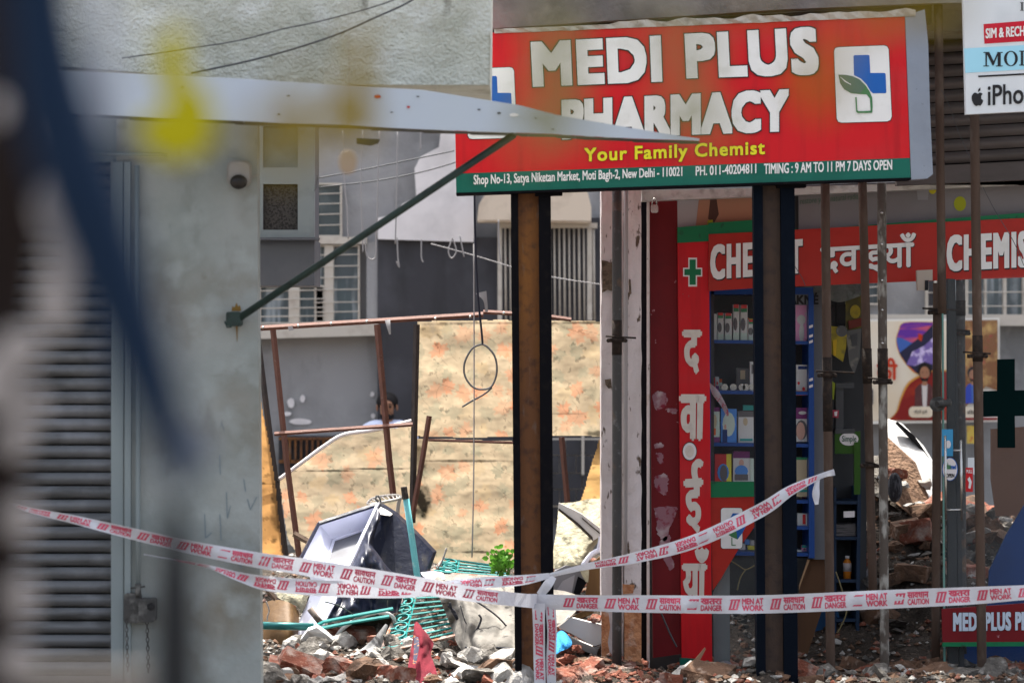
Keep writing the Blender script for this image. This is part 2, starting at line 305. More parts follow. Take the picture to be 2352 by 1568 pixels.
def patch(g, rows, nu=24, nv=24, amp=0, fs=4, mi=0, seed=0, dirv=(0, -1, 0)):
    # rows of (px,py,Y) control points, smoothed both ways; amp = fold depth
    m = len(rows); R = [crs(r, max(1, nu//(len(r)-1))) for r in rows]; nn = len(R[0])
    cols = [crs([R[j][i] for j in range(m)], max(1, nv//(m-1))) for i in range(nn)]; kk = len(cols[0])
    vs = []
    for j in range(kk):
        for i in range(nn):
            p = P(*cols[i][j])
            if amp: n_ = noise.noise(Vector((p.x*fs, p.z*fs*.6, seed)))+.5*abs(noise.noise(Vector((p.x*fs*2.3+5, p.z*fs*1.5, seed+3)))); p = p+Vector(dirv)*amp*n_
            vs.append(p)
    g.add(vs, [[j*nn+i, j*nn+i+1, (j+1)*nn+i+1, (j+1)*nn+i] for j in range(kk-1) for i in range(nn-1)], mi, True)
    return g

# ================================================================== GROUND
g = G(); g.add([(-150, -40, 0), (150, -40, 0), (150, 260, 0), (-150, 260, 0)], [[0, 1, 2, 3]]); g.obj('ground', M['ground'], kind='structure')
def ss(a, b, x): t = max(0, min(1, (x-a)/(b-a))); return t*t*(3-2*t)
def hf(x, y):
    h = (.24+.06*ss(15, 16, y))*(1-.6*ss(.55, .85, x)*ss(15.2, 15.7, y))+.2*ss(16.4, 17.6, y)
    h += .7*math.exp(-((x-2.35)/.62)**2-((y-18.9)/1.2)**2)+.42*math.exp(-((x-3.6)/.9)**2-((y-18.9)/1.4)**2)
    h += .22*math.exp(-((x-2.9)/1.2)**2-((y-17.3)/.8)**2)
    if x > 1.6: h += ss(16.6, 17.6, y)*.16*noise.noise(Vector((x*5, y*5, 7)))
    h += .07*noise.noise(Vector((x*3, y*3, 0)))+.035*noise.noise(Vector((x*9, y*9, 4)))
    return max(h*ss(14.2, 14.9, y)*(1-ss(20.5, 22, y)), -.02)+.01
g = G(); NX, NY = 200, 190
g.grid(lambda u, v: Vector((-2.6+7.6*u, 14.2+8*v, hf(-2.6+7.6*u, 14.2+8*v))), NX, NY)
g.obj('rubble_mound', M['soil'], kind='structure', label='brown mound of soil and brick dust under the debris')

# ================================================================== LEFT BUILDING
b = thing('shop_building', 'pale green-white shop front with closed grey shutter and rough plaster beam on the left', 'building', P(300, 1550, 13))
YP = 13.0
g = G(); g.px([(268, 240), (590, 240), (592, 620), (596, 1100), (601, 1860), (268, 1860)], YP, .13)
g.obj('pillar', M['wallpaint'], b)
g = G(); g.slab([P(-420, 120, YP+.02), P(268, 120, YP+.02), P(268, 372, YP+.02), P(-420, 365, YP+.02)], (0, .3, 0)); g.obj('shutter_box', M['rail'], b)
g = G(); g.px([(-420, 360), (258, 360), (258, 1860), (-420, 1860)], YP+.14, .02); g.obj('shutter_backing', M['dark'], b)
for i in range(42):
    y0 = 372+i*31.0; g = G(); n = 7; a = []
    for sx in (-420, 256):
        for k in range(n+1):
            t = k/n; p = P(sx, y0+29*t, YP+.1); p.y -= .022*math.sin(math.pi*min(1, t*1.15)) if t < .87 else -.02; a.append(p)
    g.add(a, [[k, k+1, n+1+k+1, n+1+k] for k in range(n)], 0, True); g.obj('slat', M['shutter'], b)
g = G(); g.rect(255, 372, 283, 1780, YP-.01, .1); g.rect(286, 372, 300, 1780, YP-.03, .04); g.obj('guide_rail', M['rail'], b)
g = G(); pxtube(g, [(110, 352), (250, 353), (370, 355), (384, 358)], YP-.04, 9, 8, 1); g.obj('ledge_bar', M['rail'], b)
g = G(); pxtube(g, [(315, 380), (316, 800), (317, 1190), (317, 1352)], YP-.03, 11, 10, 1); g.obj('conduit', M['rail'], b)
# rough plaster beam: a real relief on its face
def beamf(u, v):
    x = -560+1692*u; x = min(x, 1132-7*v); yb = 148+47*ss(0, 750, x); y = -420+(yb+420)*v
    p = P(x, y, 12.6); n_ = noise.fractal(p*13, 1, 2, 5)
    e = 0 if 0 < u < 1 else 1
    p.y -= .005*n_+.004*noise.fractal(p*42, 1, 2, 2); return p
g = G(); g.grid(beamf, 300, 110); g.px([(-560, -420), (1132, -420), (1125, 194), (750, 193), (0, 147), (-560, 147)], 12.625, 1.2); g.obj('plaster_beam', M['plaster'], b)
# marks on the pillar
pf = flat(YP-.002); g = G()
for s_ in (((520, 1130), (522, 1190), (530, 1160)), ((568, 1145), (575, 1170), (590, 1140)), ((505, 1180), (508, 1240)), ((470, 1180), (472, 1235), (486, 1222)),
           ((505, 1045), (506, 1090)), ((560, 1100), (564, 1128)), ((545, 1290), (556, 1304))):
    for i in range(len(s_)-1):
        (x0, y0), (x1, y1) = s_[i:i+2]; L = math.dist((x0, y0), (x1, y1)); nx, ny = -(y1-y0)/L*.9, (x1-x0)/L*.9
        pol(g, pf, [(x0+nx, y0+ny), (x1+nx, y1+ny), (x1-nx, y1-ny), (x0-nx, y0-ny)], .001+.0004*i)
g.obj('scribbles', M['graf'], b)
g = G(); pol(g, pf, crs([(532, 714), (534, 703), (539, 706), (543, 695), (547, 704), (551, 701), (554, 714)], 3), .001); pol(g, pf, [(542, 748), (546, 748), (545, 784), (544, 784)], .001); g.obj('rust_stain', M['rst'], b)
# cctv
t = thing('security_camera', 'small dome security camera fixed to the pale pillar', 'camera', P(548, 405, YP-.1))
g = G(); g.px(rr(521, 369, 577, 428, 16), YP-.03, .035); g.px(rr(525, 373, 573, 424, 14), YP-.07, .045); g.obj('housing', M['cctv'], t)
g = G(); g.ball(P(548, 418, YP-.075), wpx(20, 13), 10, 0, (1, .8, .85)); g.obj('dome', M['dome'], t)
g = G(); g.tube([P(572, 404, YP-.03), P(582, 406, YP-.02), P(594, 401, YP-.01)], .003, 6); g.obj('lead', M['cctv'], t)
# switch box with chains
t = thing('chain_hoist', 'grimy iron shutter gear box with two hanging chains beside the shutter rail', 'chain hoist', P(335, 1430, YP-.08))
g = G(); g.px(rr(318, 1376, 354, 1428, 5), YP-.1, .11); g.px(rr(284, 1362, 322, 1430, 8), YP-.06, .07); g.tube([P(317, 1340, YP-.05), P(317, 1372, YP-.05)], wpx(7, 13), 8); g.tube([P(300, 1350, YP-.05), P(333, 1346, YP-.05)], .004, 6)
g.obj('gear_box', M['grime'], t)
g = G(); g.ball(P(346, 1392, YP-.1), wpx(9, 13), 8); g.obj('knob', M['black'], t)
for cx, y0, y1 in ((290, 1425, 1540), (337, 1428, 1540)):
    g = G(); n = 0; y = y0
    while y < y1:
        c = P(cx+.03*(y-y0), y, YP-.06); pts = []
        for k in range(11): a = 2*math.pi*k/10; pts.append(c+Vector((math.cos(a)*(.006 if n % 2 == 0 else .001), math.cos(a)*(.001 if n % 2 == 0 else .006), math.sin(a)*.012)))
        g.tube(pts, .0025, 5); y += 10; n += 1
    g.obj('chain', M['grime'], t)
# awning strip and brace
t = thing('awning_frame', 'long pale blue metal awning strip with dark green brace crossing the red sign', 'awning', P(800, 300, 12.3))
g = G(); top = [(-420, 138), (100, 160), (300, 169), (540, 180), (853, 200), (973, 207), (1080, 224), (1194, 242), (1278, 264), (1454, 295), (1560, 313), (1606, 319)]
bot = [(-420, 240), (100, 257), (300, 267), (540, 277), (853, 291), (973, 297), (1080, 301), (1194, 305), (1278, 309), (1454, 318), (1560, 322), (1606, 324)]
ys = [12.25-.0*i for i in range(12)]
for i in range(11): g.slab([P(*top[i], 12.25), P(*top[i+1], 12.25), P(*bot[i+1], 12.25), P(*bot[i], 12.25)], (0, .012, 0))
g.obj('fascia_strip', M['awn'], t)
g = G()
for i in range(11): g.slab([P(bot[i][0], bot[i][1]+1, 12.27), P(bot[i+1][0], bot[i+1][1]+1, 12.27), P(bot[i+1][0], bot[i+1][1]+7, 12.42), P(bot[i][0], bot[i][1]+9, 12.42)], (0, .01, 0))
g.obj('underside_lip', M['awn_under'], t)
g = G(); g.tube([P(538, 738, 12.93), P(1180, 310, 12.33)], wpx(17, 12.6)/2, 10); g.obj('brace_rod', M['greenrod'], t)
g = G(); g.px(rr(519, 716, 553, 749, 5), 12.9, .11); g.tube([P(516, 738, 12.9), P(522, 752, 12.9), P(532, 750, 12.9)], .004, 6); g.obj('bracket', M['greenrod'], t)
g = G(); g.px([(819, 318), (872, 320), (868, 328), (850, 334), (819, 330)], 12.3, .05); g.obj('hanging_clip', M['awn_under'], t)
g = G(); pw = flat(12.24)
for x, y, a, b_, mi in ((868, 222, 8, 4, 0), (938, 246, 4, 3, 0), (1180, 264, 11, 4, 1), (960, 222, 4, 1.5, 2), (1100, 252, 4, 2, 2), (1146, 260, 5, 2.5, 2), (900, 258, 4, 1.5, 2), (662, 220, 4, 2, 2), (640, 262, 4, 2, 2), (1213, 312, 4, 2, 2), (1320, 318, 4, 2, 2), (1230, 272, 4, 1.5, 2), (560, 282, 3, 2, 2), (420, 200, 5, 2, 2), (300, 275, 3, 2, 2), (1270, 298, 4, 1.5, 2)):
    pol(g, pw, ell(x, y, a, b_, 8), .001, mi)
g.obj('paint_specks', [M['red_o'], M['white_l'], M['wire']], t)
for nm, lb, pts, wd in (('cable', 'upper thin dark cable running along the rough plaster beam', [(281, 134), (440, 111), (551, 93), (650, 67), (748, 46), (905, 0), (1000, -60)], 3),
                    ('cable', 'lower dark cable running along the bottom of the rough plaster beam', [(440, 168), (551, 145), (656, 118), (762, 84), (850, 46), (948, 0), (1020, -60)], 4.5)):
    g = G(); pxtube(g, pts, 12.5, wd, 6); g.obj(nm, M['wire'], None, lb, 'cable')
# side bay window
t = thing('bay_window', 'grey framed side window with wire mesh above a slate panel behind the pillar', 'window', P(650, 655, 15.8))
g = G(); Yb = 15.8
for r_ in ((560, 262, 604, 549), (684, 262, 722, 549), (604, 385, 684, 423), (604, 528, 684, 549), (604, 262, 684, 290)): g.rect(*r_, Yb, .06)
g.obj('window_frame', M['bayw'], t)
g = G(); g.rect(604, 290, 684, 385, Yb+.03, .01); g.obj('pane', M['win_dark'], t)
g = G(); g.rect(604, 423, 684, 528, Yb+.03, .01); g.obj('wire_mesh', M['mesh'], t)
g = G(); g.px([(560, 545), (732, 545), (730, 551), (560, 551)], Yb-.05, .12); g.obj('sill', M['bayp'], t)
g = G(); g.rect(560, 551, 722, 656, Yb, .5); g.rect(560, 100, 720, 549, Yb+.07, .45); g.obj('panel', M['bayp'], t)
g = G(); g.px([(722, 440), (728, 430), (731, 405), (727, 402)], Yb-.01, .01); g.obj('handle', M['bayp'], t)

# ================================================================== BACK BUILDING
YB = 26.0
t = thing('back_building', 'grey rendered building with white grilles and windows across the rear lane', 'building', P(1200, 1190, YB))
g = G(); g.box((1.0, YB+.6, 3.6), (26, 1.0, 7.4)); g.obj('wall', M['wall_g'], t)
g = G(); g.px([(867, 545), (1148, 545), (1148, 1190), (949, 1190), (949, 978), (867, 978)], YB-.05, .14); g.rect(1148, 500, 1420, 1190, YB-.05, .14); g.obj('dark_wall', M['wall_d'], t)
g = G(); g.px([(1030, 250), (1012, 306), (1008, 338), (966, 360), (952, 387), (956, 454), (924, 468), (913, 492), (868, 500), (868, 549), (1088, 556), (1092, 440), (1096, 250)], YB-.12, .06); g.obj('white_wall_panel', M['wall_w'], t)
g = G(); g.px([(560, 748), (868, 741), (868, 770), (560, 779)], YB-.16, .25); g.obj('sill_band', M['cream'], t)
g = G(); g.px([(722, 544), (842, 544), (842, 560), (722, 560)], YB-.1, .18); g.obj('sill_band', M['cream'], t)
g = G(); g.rect(842, 556, 868, 741, YB-.03, .12); g.obj('pier', M['wall_g'], t)
def bars_window(x0, y0, x1, y1, mull, rows, pane='win_blind'):
    f = G()
    for a, b_ in [(x0, x0+4), (x1-4, x1)]+mull: f.rect(a, y0, b_, y1, YB-.06, .1)
    f.rect(x0, y0, x1, y0+4, YB-.055, .1); f.rect(x0, y1-4, x1, y1, YB-.055, .1)
    fo = f.obj('window', M['cream'], t)
    p = G(); p.rect(x0, y0, x1, y1, YB+.02, .02); p.obj('pane', M[pane], fo)
    for r_ in rows: k = G(); k.tube([P(x0-1, r_, YB-.09), P(x1+1, r_-2, YB-.09)], wpx(2.6, YB)/2, 6); k.obj('bar', M['cream'], fo)
bars_window(594, 655, 746, 744, [(663, 688)], [668, 688, 708, 727])
bars_window(722, 562, 826, 741, [(745, 766)], [586, 612, 638, 666, 695, 717])
bars_window(722, 420, 785, 544, [], [446, 469, 493, 518], 'win_dark')
bars_window(2128, 590, 2420, 726, [(2146, 2152), (2218, 2224), (2262, 2266), (2305, 2312), (2350, 2356)], [672, 704])
bars_window(1990, 590, 2022, 700, [], [660, 680])
g = G(); g.rect(1978, 722, 2440, 748, YB-.1, .2); g.obj('sill_band', M['cream'], t)
g = G(); g.rect(2132, 640, 2156, 735, YB-.04, .1); g.obj('dark_strip', M['wall_d'], t)
# awnings and gate grille
g = G()
aw = [(1096, 505), (1100, 470), (1118, 440), (1140, 425), (1330, 420), (1350, 442), (1358, 475), (1358, 507)]
g.px(aw, YB-.5, .05); g.px([(1096, 505), (1358, 507), (1358, 512), (1096, 510)], YB-.3, .25); g.obj('canopy', M['beige'], t)
gt = G()
for a, b_ in ((1143, 1153), (1349, 1360)): gt.rect(a, 512, b_, 735, YB-.2, .08)
gt.rect(1143, 512, 1372, 524, YB-.21, .05); gt = gt.obj('grille', M['cream'], t)
for i in range(19):
    x = 1160+i*11.3; k = G(); k.tube([P(x, 522, YB-.18), P(x+2, 735, YB-.18)], wpx(4 if i % 3 else 5, YB)/2, 6); k.obj('bar', M['cream'], gt)
rnd = random.Random(3); cl = [simple('pink_washing', (.5, .1, .2)), simple('white_washing', (.6, .58, .6)), simple('red_washing', (.4, .03, .04))]
for i in range(9):
    x = 1268+i*11.5; k = G(); patch(k, [[(x, 522, YB), (x+5, 521, YB-.02), (x+11, 523, YB)], [(x+1, 550+rnd.random()*15, YB), (x+6, 552+rnd.random()*30, YB-.03), (x+10, 545+rnd.random()*25, YB)]], 6, 4, .02, 8, 0, i)
    k.obj('laundry', cl[i % 3], None, '%s washing piece hung behind the cream grille, %s from the left' % (('pink', 'white', 'red')[i % 3], ('first', 'second', 'third', 'fourth', 'fifth', 'sixth', 'seventh', 'eighth', 'last')[i]), 'laundry', 'washing hung behind the rear grille')
# dark tiles and joints low down right of the rusty post
rows = [(1010, 1044), (1046, 1085), (1087, 1122), (1124, 1160)]
for j, (a, b_) in enumerate(rows):
    for i in range(4):
        x = 1262+i*38-(j % 2)*14; k = G(); k.rect(x, a, x+36, b_, YB-.08, .03); k.obj('tile', M['wall_d'], t)
g = G(); g.rect(1240, 1006, 1420, 1164, YB-.06, .02); g.rect(1336, 1000, 1342, 1090, YB-.12, .03); g.obj('joint_bed', M['cream'], t)
# low opening with terracotta bars
g = G(); g.rect(640, 1000, 800, 1150, YB-.045, .05); g.obj('low_opening', M['wall_d'], t)
for i in range(11): k = G(); k.rect(650+i*13, 1008, 655+i*13, 1060, YB-.1, .03); k.obj('bar', M['rust'], t)
g = G(); g.rect(640, 1004, 800, 1010, YB-.1, .04); g.rect(640, 1056, 800, 1063, YB-.1, .04); g.obj('opening_frame', M['rust'], t)
g = G(); pgf = flat(YB+.08)
for i, (x, y, a_, b_) in enumerate(((690, 968, 26, 7), (668, 925, 8, 12), (695, 915, 6, 9), (855, 905, 5, 6), (857, 955, 5, 6), (660, 950, 9, 5))): pol(g, pgf, crs([(x+a_*math.cos(t_)*(1+.35*noise.noise(Vector((x, t_, 0)))), y+b_*math.sin(t_)*(1+.4*noise.noise(Vector((y, t_, 3))))) for t_ in [k*.7 for k in range(9)]], 2), .002+.001*i)
g.obj('chalk_marks', M['wall_w'], t)
# wires and cords in the lane
for i, (pts, wd) in enumerate(((q(1, 500, 1165, 800, 1110, 1160, 1035, 1400, 985), 3), (q(1, 500, 1225, 900, 1180, 1200, 1120, 1410, 1060), 3), ([(990, 560), (1100, 590), (1236, 630), (1390, 655)], 2.5))):
    g = G(); pxtube(g, pts, 21+i*.1, wd, 6); g.obj('overhead_wire', M['wire'] if i < 2 else M['cord_w'], None, ('upper grey wire sagging across the rear lane left of the red sign', 'lower grey wire sagging across the rear lane left of the red sign', 'thin pale wire stretched across the dark rear wall')[i], 'wire')
cords = [[(787, 300), (790, 400), (797, 480), (800, 548)], [(833, 300), (829, 410), (832, 520), (834, 580)], [(871, 300), (868, 420), (866, 548)], [(913, 300), (911, 440), (908, 560)], [(966, 300), (966, 345)],
         [(838, 545), (841, 580), (848, 594), (860, 594), (864, 575), (862, 520)], [(912, 545), (914, 590), (917, 614), (911, 600)], [(968, 548), (968, 590), (972, 602)], [(1040, 545), (1030, 575), (1037, 593), (1048, 577), (1040, 548)], [(1056, 540), (1066, 590)], [(1145, 505), (1146, 560), (1150, 600)]]
for i, pts in enumerate(cords):
    g = G(); pxtube(g, pts, 20.5+.05*i, 3.2, 6); g.obj('hanging_cord', M['cord_w'], None, 'frayed white cord in the rear lane '+('below the oval tag', 'just right of the oval tag', 'midway between the oval tag and the white panel', 'left of the white panel edge', 'short, beside the top of the white panel', 'looped under the awning strip', 'hooked at the left end of the dark wall', 'straight, over the dark wall', 'tied in a loop under the white panel', 'slanting right of the loop', 'beside the cream grille post')[i], 'cord', 'white cords dangling in the rear lane')
t = thing('oval_tag', 'out-of-focus oval pale tag hanging on a thread below the awning strip', 'tag', P(799, 400, 8))
g = G(); g.ball(P(799, 373, 8), wpx(21, 8), 12, 0, (1, .15, 1.3)); g.obj('disc', simple('cream_lamp_glass', (.3, .23, .16)), t)
g = G(); g.tube([P(799, 345, 8), P(797, -200, 8)], .0008, 6); g.obj('thread', M['cord_w'], t)

# rear poster
t = thing('wall_poster', 'large white-edged event poster with purple mountain and two printed men on the rear wall', 'poster', P(2140, 975, YB-.15))
YQ = YB-.15; pq = flat(YQ)
def z5(x, y): return (1819.1+x*.2344, 643.1+y*.2344)   # from the enlarged view
def Z5(*c): return [z5(c[i], c[i+1]) for i in range(0, len(c), 2)]
g = G(); g.px([(1900, 735), (2296, 729), (2297, 968), (1900, 975)], YQ, .01); g.obj('paper', mat('poster_paper', (.78, .75, .68), .6), t)
PM = [mat('poster_cream', (.7, .58, .42), .6, 0, [((.75, .68, .55), 2, .4, .7)]), mat('poster_violet_sky', (.12, .03, .3), .6, 0, [((.75, .12, .08), 5, .45, .62, (.4, 1, 2.5))]),
      mat('poster_hill', (.02, .02, .05), .6), mat('poster_lilac_town', (.18, .12, .36), .6, 0, [((.6, .5, .75), 22, .5, .62)]), mat('poster_maroon', (.22, .012, .01), .6, 0, [((.42, .05, .01), 6, .5, .8)]),
      mat('poster_gold', (.6, .28, .05), .6), mat('poster_skin', (.34, .16, .09), .6), mat('poster_hair', (.012, .008, .008), .6), mat('poster_leather', (.09, .03, .03), .6, 0, [((.16, .07, .06), 30, .5, .7, (1, 1, .3))]),
      simple('poster_shirt_white', (.6, .55, .52)), mat('poster_blue_shirt', (.02, .05, .4), .6), mat('poster_brown_street', (.22, .09, .03), .6, 0, [((.55, .35, .12), 9, .5, .7), ((.35, .05, .04), 16, .6, .7)]), simple('poster_red_title', (.5, .04, .01)), simple('poster_navy', (.05, .12, .4))]
g = G(); o_ = [0]
def pp(pts, mi): o_[0] += .0012; pol(g, pq, pts, .002+o_[0], mi, .0008)
pp([(1902, 738), z5(1400, 400), z5(1560, 400), z5(1560, 1370), z5(945, 1370), (1902, 972)], 0)
pp(crs(Z5(1385, 412, 1100, 415, 1040, 500, 1018, 600, 1050, 720, 1120, 830, 1220, 920, 1385, 930), 4), 5)
pp(crs(Z5(1385, 415, 1104, 418, 1046, 502, 1025, 600, 1056, 716, 1126, 824, 1226, 912, 1385, 925), 4), 1)
pp(Z5(1025, 560, 1080, 570, 1180, 615, 1240, 590, 1250, 700, 1100, 700, 1060, 715, 1025, 600), 13)
pp(Z5(1050, 715, 1200, 600, 1300, 520, 1385, 430, 1385, 925, 1226, 912, 1126, 824), 2)
pp(Z5(1120, 830, 1180, 700, 1240, 670, 1300, 640, 1385, 560, 1385, 830, 1300, 800, 1200, 840), 3)
pp(Z5(1235, 580, 1240, 520, 1280, 540, 1270, 600), 12)
pp(crs(Z5(945, 1370, 1020, 1290, 1060, 1160, 1130, 1010, 1250, 930, 1385, 880), 4)+Z5(1560, 880, 1560, 1370), 5)
pp(crs(Z5(950, 1372, 1030, 1290, 1075, 1165, 1145, 1025, 1260, 945, 1385, 895), 4)+Z5(1560, 895, 1560, 1372), 4)
def man(cx, cy, s, cloth, tee):
    pp([(cx-.9*s, cy+3.2*s), (cx-.85*s, cy+1.5*s), (cx-.45*s, cy+1.05*s), (cx+.45*s, cy+1.05*s), (cx+.85*s, cy+1.5*s), (cx+.9*s, cy+3.2*s)], cloth)
    pp([(cx-.16*s, cy+3.2*s), (cx-.25*s, cy+1.05*s), (cx+.25*s, cy+1.05*s), (cx+.16*s, cy+3.2*s)], tee)
    pp([(cx-.2*s, cy+1.2*s), (cx-.2*s, cy+.5*s), (cx+.2*s, cy+.5*s), (cx+.2*s, cy+1.2*s)], 6)
    pp(ell(cx, cy-.12*s, .62*s, .72*s, 12), 7); pp(ell(cx, cy+.12*s, .44*s, .62*s, 14), 6); pp([(cx-.4*s, cy+.4*s), (cx-.2*s, cy+.52*s), (cx+.2*s, cy+.52*s), (cx+.4*s, cy+.4*s), (cx+.26*s, cy+.8*s), (cx-.26*s, cy+.8*s)], 7)
    pp([(cx-.15*s, cy+.5*s), (cx+.15*s, cy+.5*s), (cx+.1*s, cy+.57*s), (cx-.1*s, cy+.57*s)], 12)
    for k in (-1, 1): pp(ell(cx+k*.18*s, cy+.02*s, .07*s, .04*s, 6), 7)
man(*z5(1300, 900), 26, 8, 9)
pp(rr(*z5(1145, 1238), *z5(1385, 1345), 10), 0)
pp(Z5(1590, 395, 2015, 390, 2018, 1085, 1900, 1040, 1700, 1240, 1590, 1240), 11)
man(*z5(1775, 920), 21, 10, 13)
pp(Z5(1590, 1240, 1800, 1240, 1800, 1345, 1590, 1345), 0)
pp(Z5(1590, 1345, 2015, 1345, 2015, 1372, 1590, 1372), 4)
for x in (680, 755): pp(rr(*z5(x, 1060), *z5(x+40, 1220), 4), 2)
pp(Z5(640, 565, 740, 565, 740, 600, 640, 600), 5); pp(Z5(640, 620, 740, 620, 740, 660, 640, 660), 3)
g.obj('artwork', PM, t)
g = G(); text(g, pq, 'की', [z5(830, 760), z5(1035, 760), z5(1035, 980), z5(830, 980)], .03, .04, 0); text(g, pq, 'रो', [z5(640, 770), z5(745, 770), z5(745, 980), z5(640, 980)], .03, .04, 0)
text(g, pq, 'दिल्ली पूर्वी', [z5(1195, 1270), z5(1325, 1270), z5(1325, 1315), z5(1195, 1315)], .01, .045, 1); text(g, pq, 'विवेक', [z5(1715, 1270), z5(1800, 1270), z5(1800, 1315), z5(1715, 1315)], .01, .045, 1)
g.obj('lettering', [PM[12], M['black_l']], t)
g = G(); g.px(Z5(1715, 1425, 1795, 1425, 1795, 1600, 1715, 1600), YQ+.0, .01); g.obj('wall_notice', mat('yellow_painted_notice', (.6, .42, .06), .6, 0, [((.5, .12, .03), 20, .55, .65)]), None, 'small yellow and red notice below the large poster on the rear wall', 'notice')

# ---- person seated in the lane
YM = 25.2
def PP(px, py, dy=0): return P(px, py, YM+dy)
ZP = .33
t = thing('person', 'dark-haired bearded person in a pale blue shirt sitting behind the bent brown frame', 'person', (PP(889, 1000).x, YM, 0))
sx = PP(889, 930).x; hz = PP(889, 936).z-ZP     # head centre
def skin(name, nodes, edges, m, sub=2):
    me = bpy.data.meshes.new(name); me.from_pydata([Vector(n[0])-WL[t.name] for n in nodes], edges, []); me.materials.append(m)
    o = bpy.data.objects.new(name, me); C.objects.link(o)
    md = o.modifiers.new('s', 'SKIN'); s2 = o.modifiers.new('d', 'SUBSURF'); s2.levels = sub; s2.render_levels = sub
    for i, n in enumerate(nodes):
        sv = me.skin_vertices[0].data[i]; sv.radius = n[1]; sv.use_root = (i == 0)
    dg = bpy.context.evaluated_depsgraph_get(); nm = bpy.data.meshes.new_from_object(o.evaluated_get(dg)); bpy.data.objects.remove(o)
    o = bpy.data.objects.new(name, nm); C.objects.link(o); o.parent = t
    for p in nm.polygons: p.use_smooth = True
    return o
n = [((sx, YM, .42), (.15, .12)), ((sx, YM, .62), (.13, .1)), ((sx, YM, .82), (.15, .1)), ((sx, YM, hz-.2), (.07, .06)), ((sx, YM-.01, hz-.12), (.052, .055)), ((sx, YM-.02, hz-.07), (.062, .07)), ((sx, YM-.01, hz), (.08, .095)), ((sx, YM, hz+.07), (.07, .08)),
     ((sx-.2, YM, hz-.24), (.055, .055)), ((sx-.27, YM-.08, .62), (.045, .045)), ((sx-.18, YM-.35, .52), (.035, .035)), ((sx-.15, YM-.43, .5), (.04, .02)), ((sx+.2, YM, hz-.24), (.055, .055)), ((sx+.27, YM-.08, .62), (.045, .045)), ((sx+.18, YM-.35, .52), (.035, .035)), ((sx+.15, YM-.43, .5), (.04, .02)),
     ((sx-.12, YM-.02, .42), (.09, .09)), ((sx-.15, YM-.45, .46), (.07, .07)), ((sx-.15, YM-.43, .1), (.045, .05)), ((sx-.15, YM-.58, .05), (.045, .03)), ((sx+.12, YM-.02, .42), (.09, .09)), ((sx+.15, YM-.45, .46), (.07, .07)), ((sx+.15, YM-.43, .1), (.045, .05)), ((sx+.15, YM-.58, .05), (.045, .03)), ((sx, YM-.12, hz-.012), (.012, .014)), ((sx, YM-.125, hz-.03), (.016, .014))]
e = [(0, 1), (1, 2), (2, 3), (3, 4), (4, 5), (5, 6), (6, 7), (2, 8), (8, 9), (9, 10), (10, 11), (2, 12), (12, 13), (13, 14), (14, 15), (0, 16), (16, 17), (17, 18), (18, 19), (0, 20), (20, 21), (21, 22), (22, 23), (6, 24), (24, 25)]
skin('body', n, e, M['skin'])
n2 = [((sx, YM, .44), (.17, .14)), ((sx, YM, .62), (.155, .12)), ((sx, YM, .82), (.17, .12)), ((sx, YM, hz-.15), (.085, .075)), ((sx-.19, YM, hz-.2), (.08, .08)), ((sx-.27, YM-.08, .64), (.065, .065)), ((sx+.19, YM, hz-.2), (.08, .08)), ((sx+.27, YM-.08, .64), (.065, .065))]
skin('shirt', n2, [(0, 1), (1, 2), (2, 3), (3, 4), (4, 5), (3, 6), (6, 7)], M['shirt'])
n3 = [((sx, YM, .42), (.17, .14)), ((sx-.12, YM-.03, .42), (.1, .1)), ((sx-.15, YM-.45, .46), (.08, .08)), ((sx-.15, YM-.43, .14), (.06, .06)), ((sx+.12, YM-.03, .42), (.1, .1)), ((sx+.15, YM-.45, .46), (.08, .08)), ((sx+.15, YM-.43, .14), (.06, .06))]
skin('trousers', n3, [(0, 1), (1, 2), (2, 3), (0, 4), (4, 5), (5, 6)], M['trouser'])
g = G(); g.ball((sx, YM+.03, hz+.055), .098, 10, 0, (1, 1.05, .85)); g.obj('hair', M['hair'], t)
g = G(); g.ball((sx, YM-.035, hz-.075), .066, 8, 0, (1, 1, .62)); g.obj('beard', M['hair'], t)
g = G()
for k in (-1, 1): g.ball((sx+k*.032, YM-.092, hz+.012), .012, 6); g.box((sx+k*.034, YM-.1, hz+.034), (.035, .01, .008))
g.obj('eyes', M['hair'], t)
g = G()
for k in (-1, 1): g.ball((sx+k*.088, YM, hz), .026, 6, 0, (.4, .7, 1.2))
g.obj('ears', M['skin'], t)
t.location.z = ZP; WL[t.name] = Vector((sx, YM, ZP))
g = G(); g.box((sx, YM-.2, .165), (2.4, 1.4, .33)); g.obj('concrete_step', M['conc'], None, 'low concrete step under the seated person', 'step')
t = thing('stool', 'low wooden stool under the seated person', 'stool', (sx, YM, 0))
g = G(); g.box((sx, YM, .27), (.36, .3, .04)); g.obj('seat', M['card'], t)
for a in (-1, 1):
    for c_ in (-1, 1): g = G(); g.box((sx+a*.15, YM+c_*.12, .125), (.035, .035, .25)); g.obj('leg', M['card'], t)
t.location.z = ZP

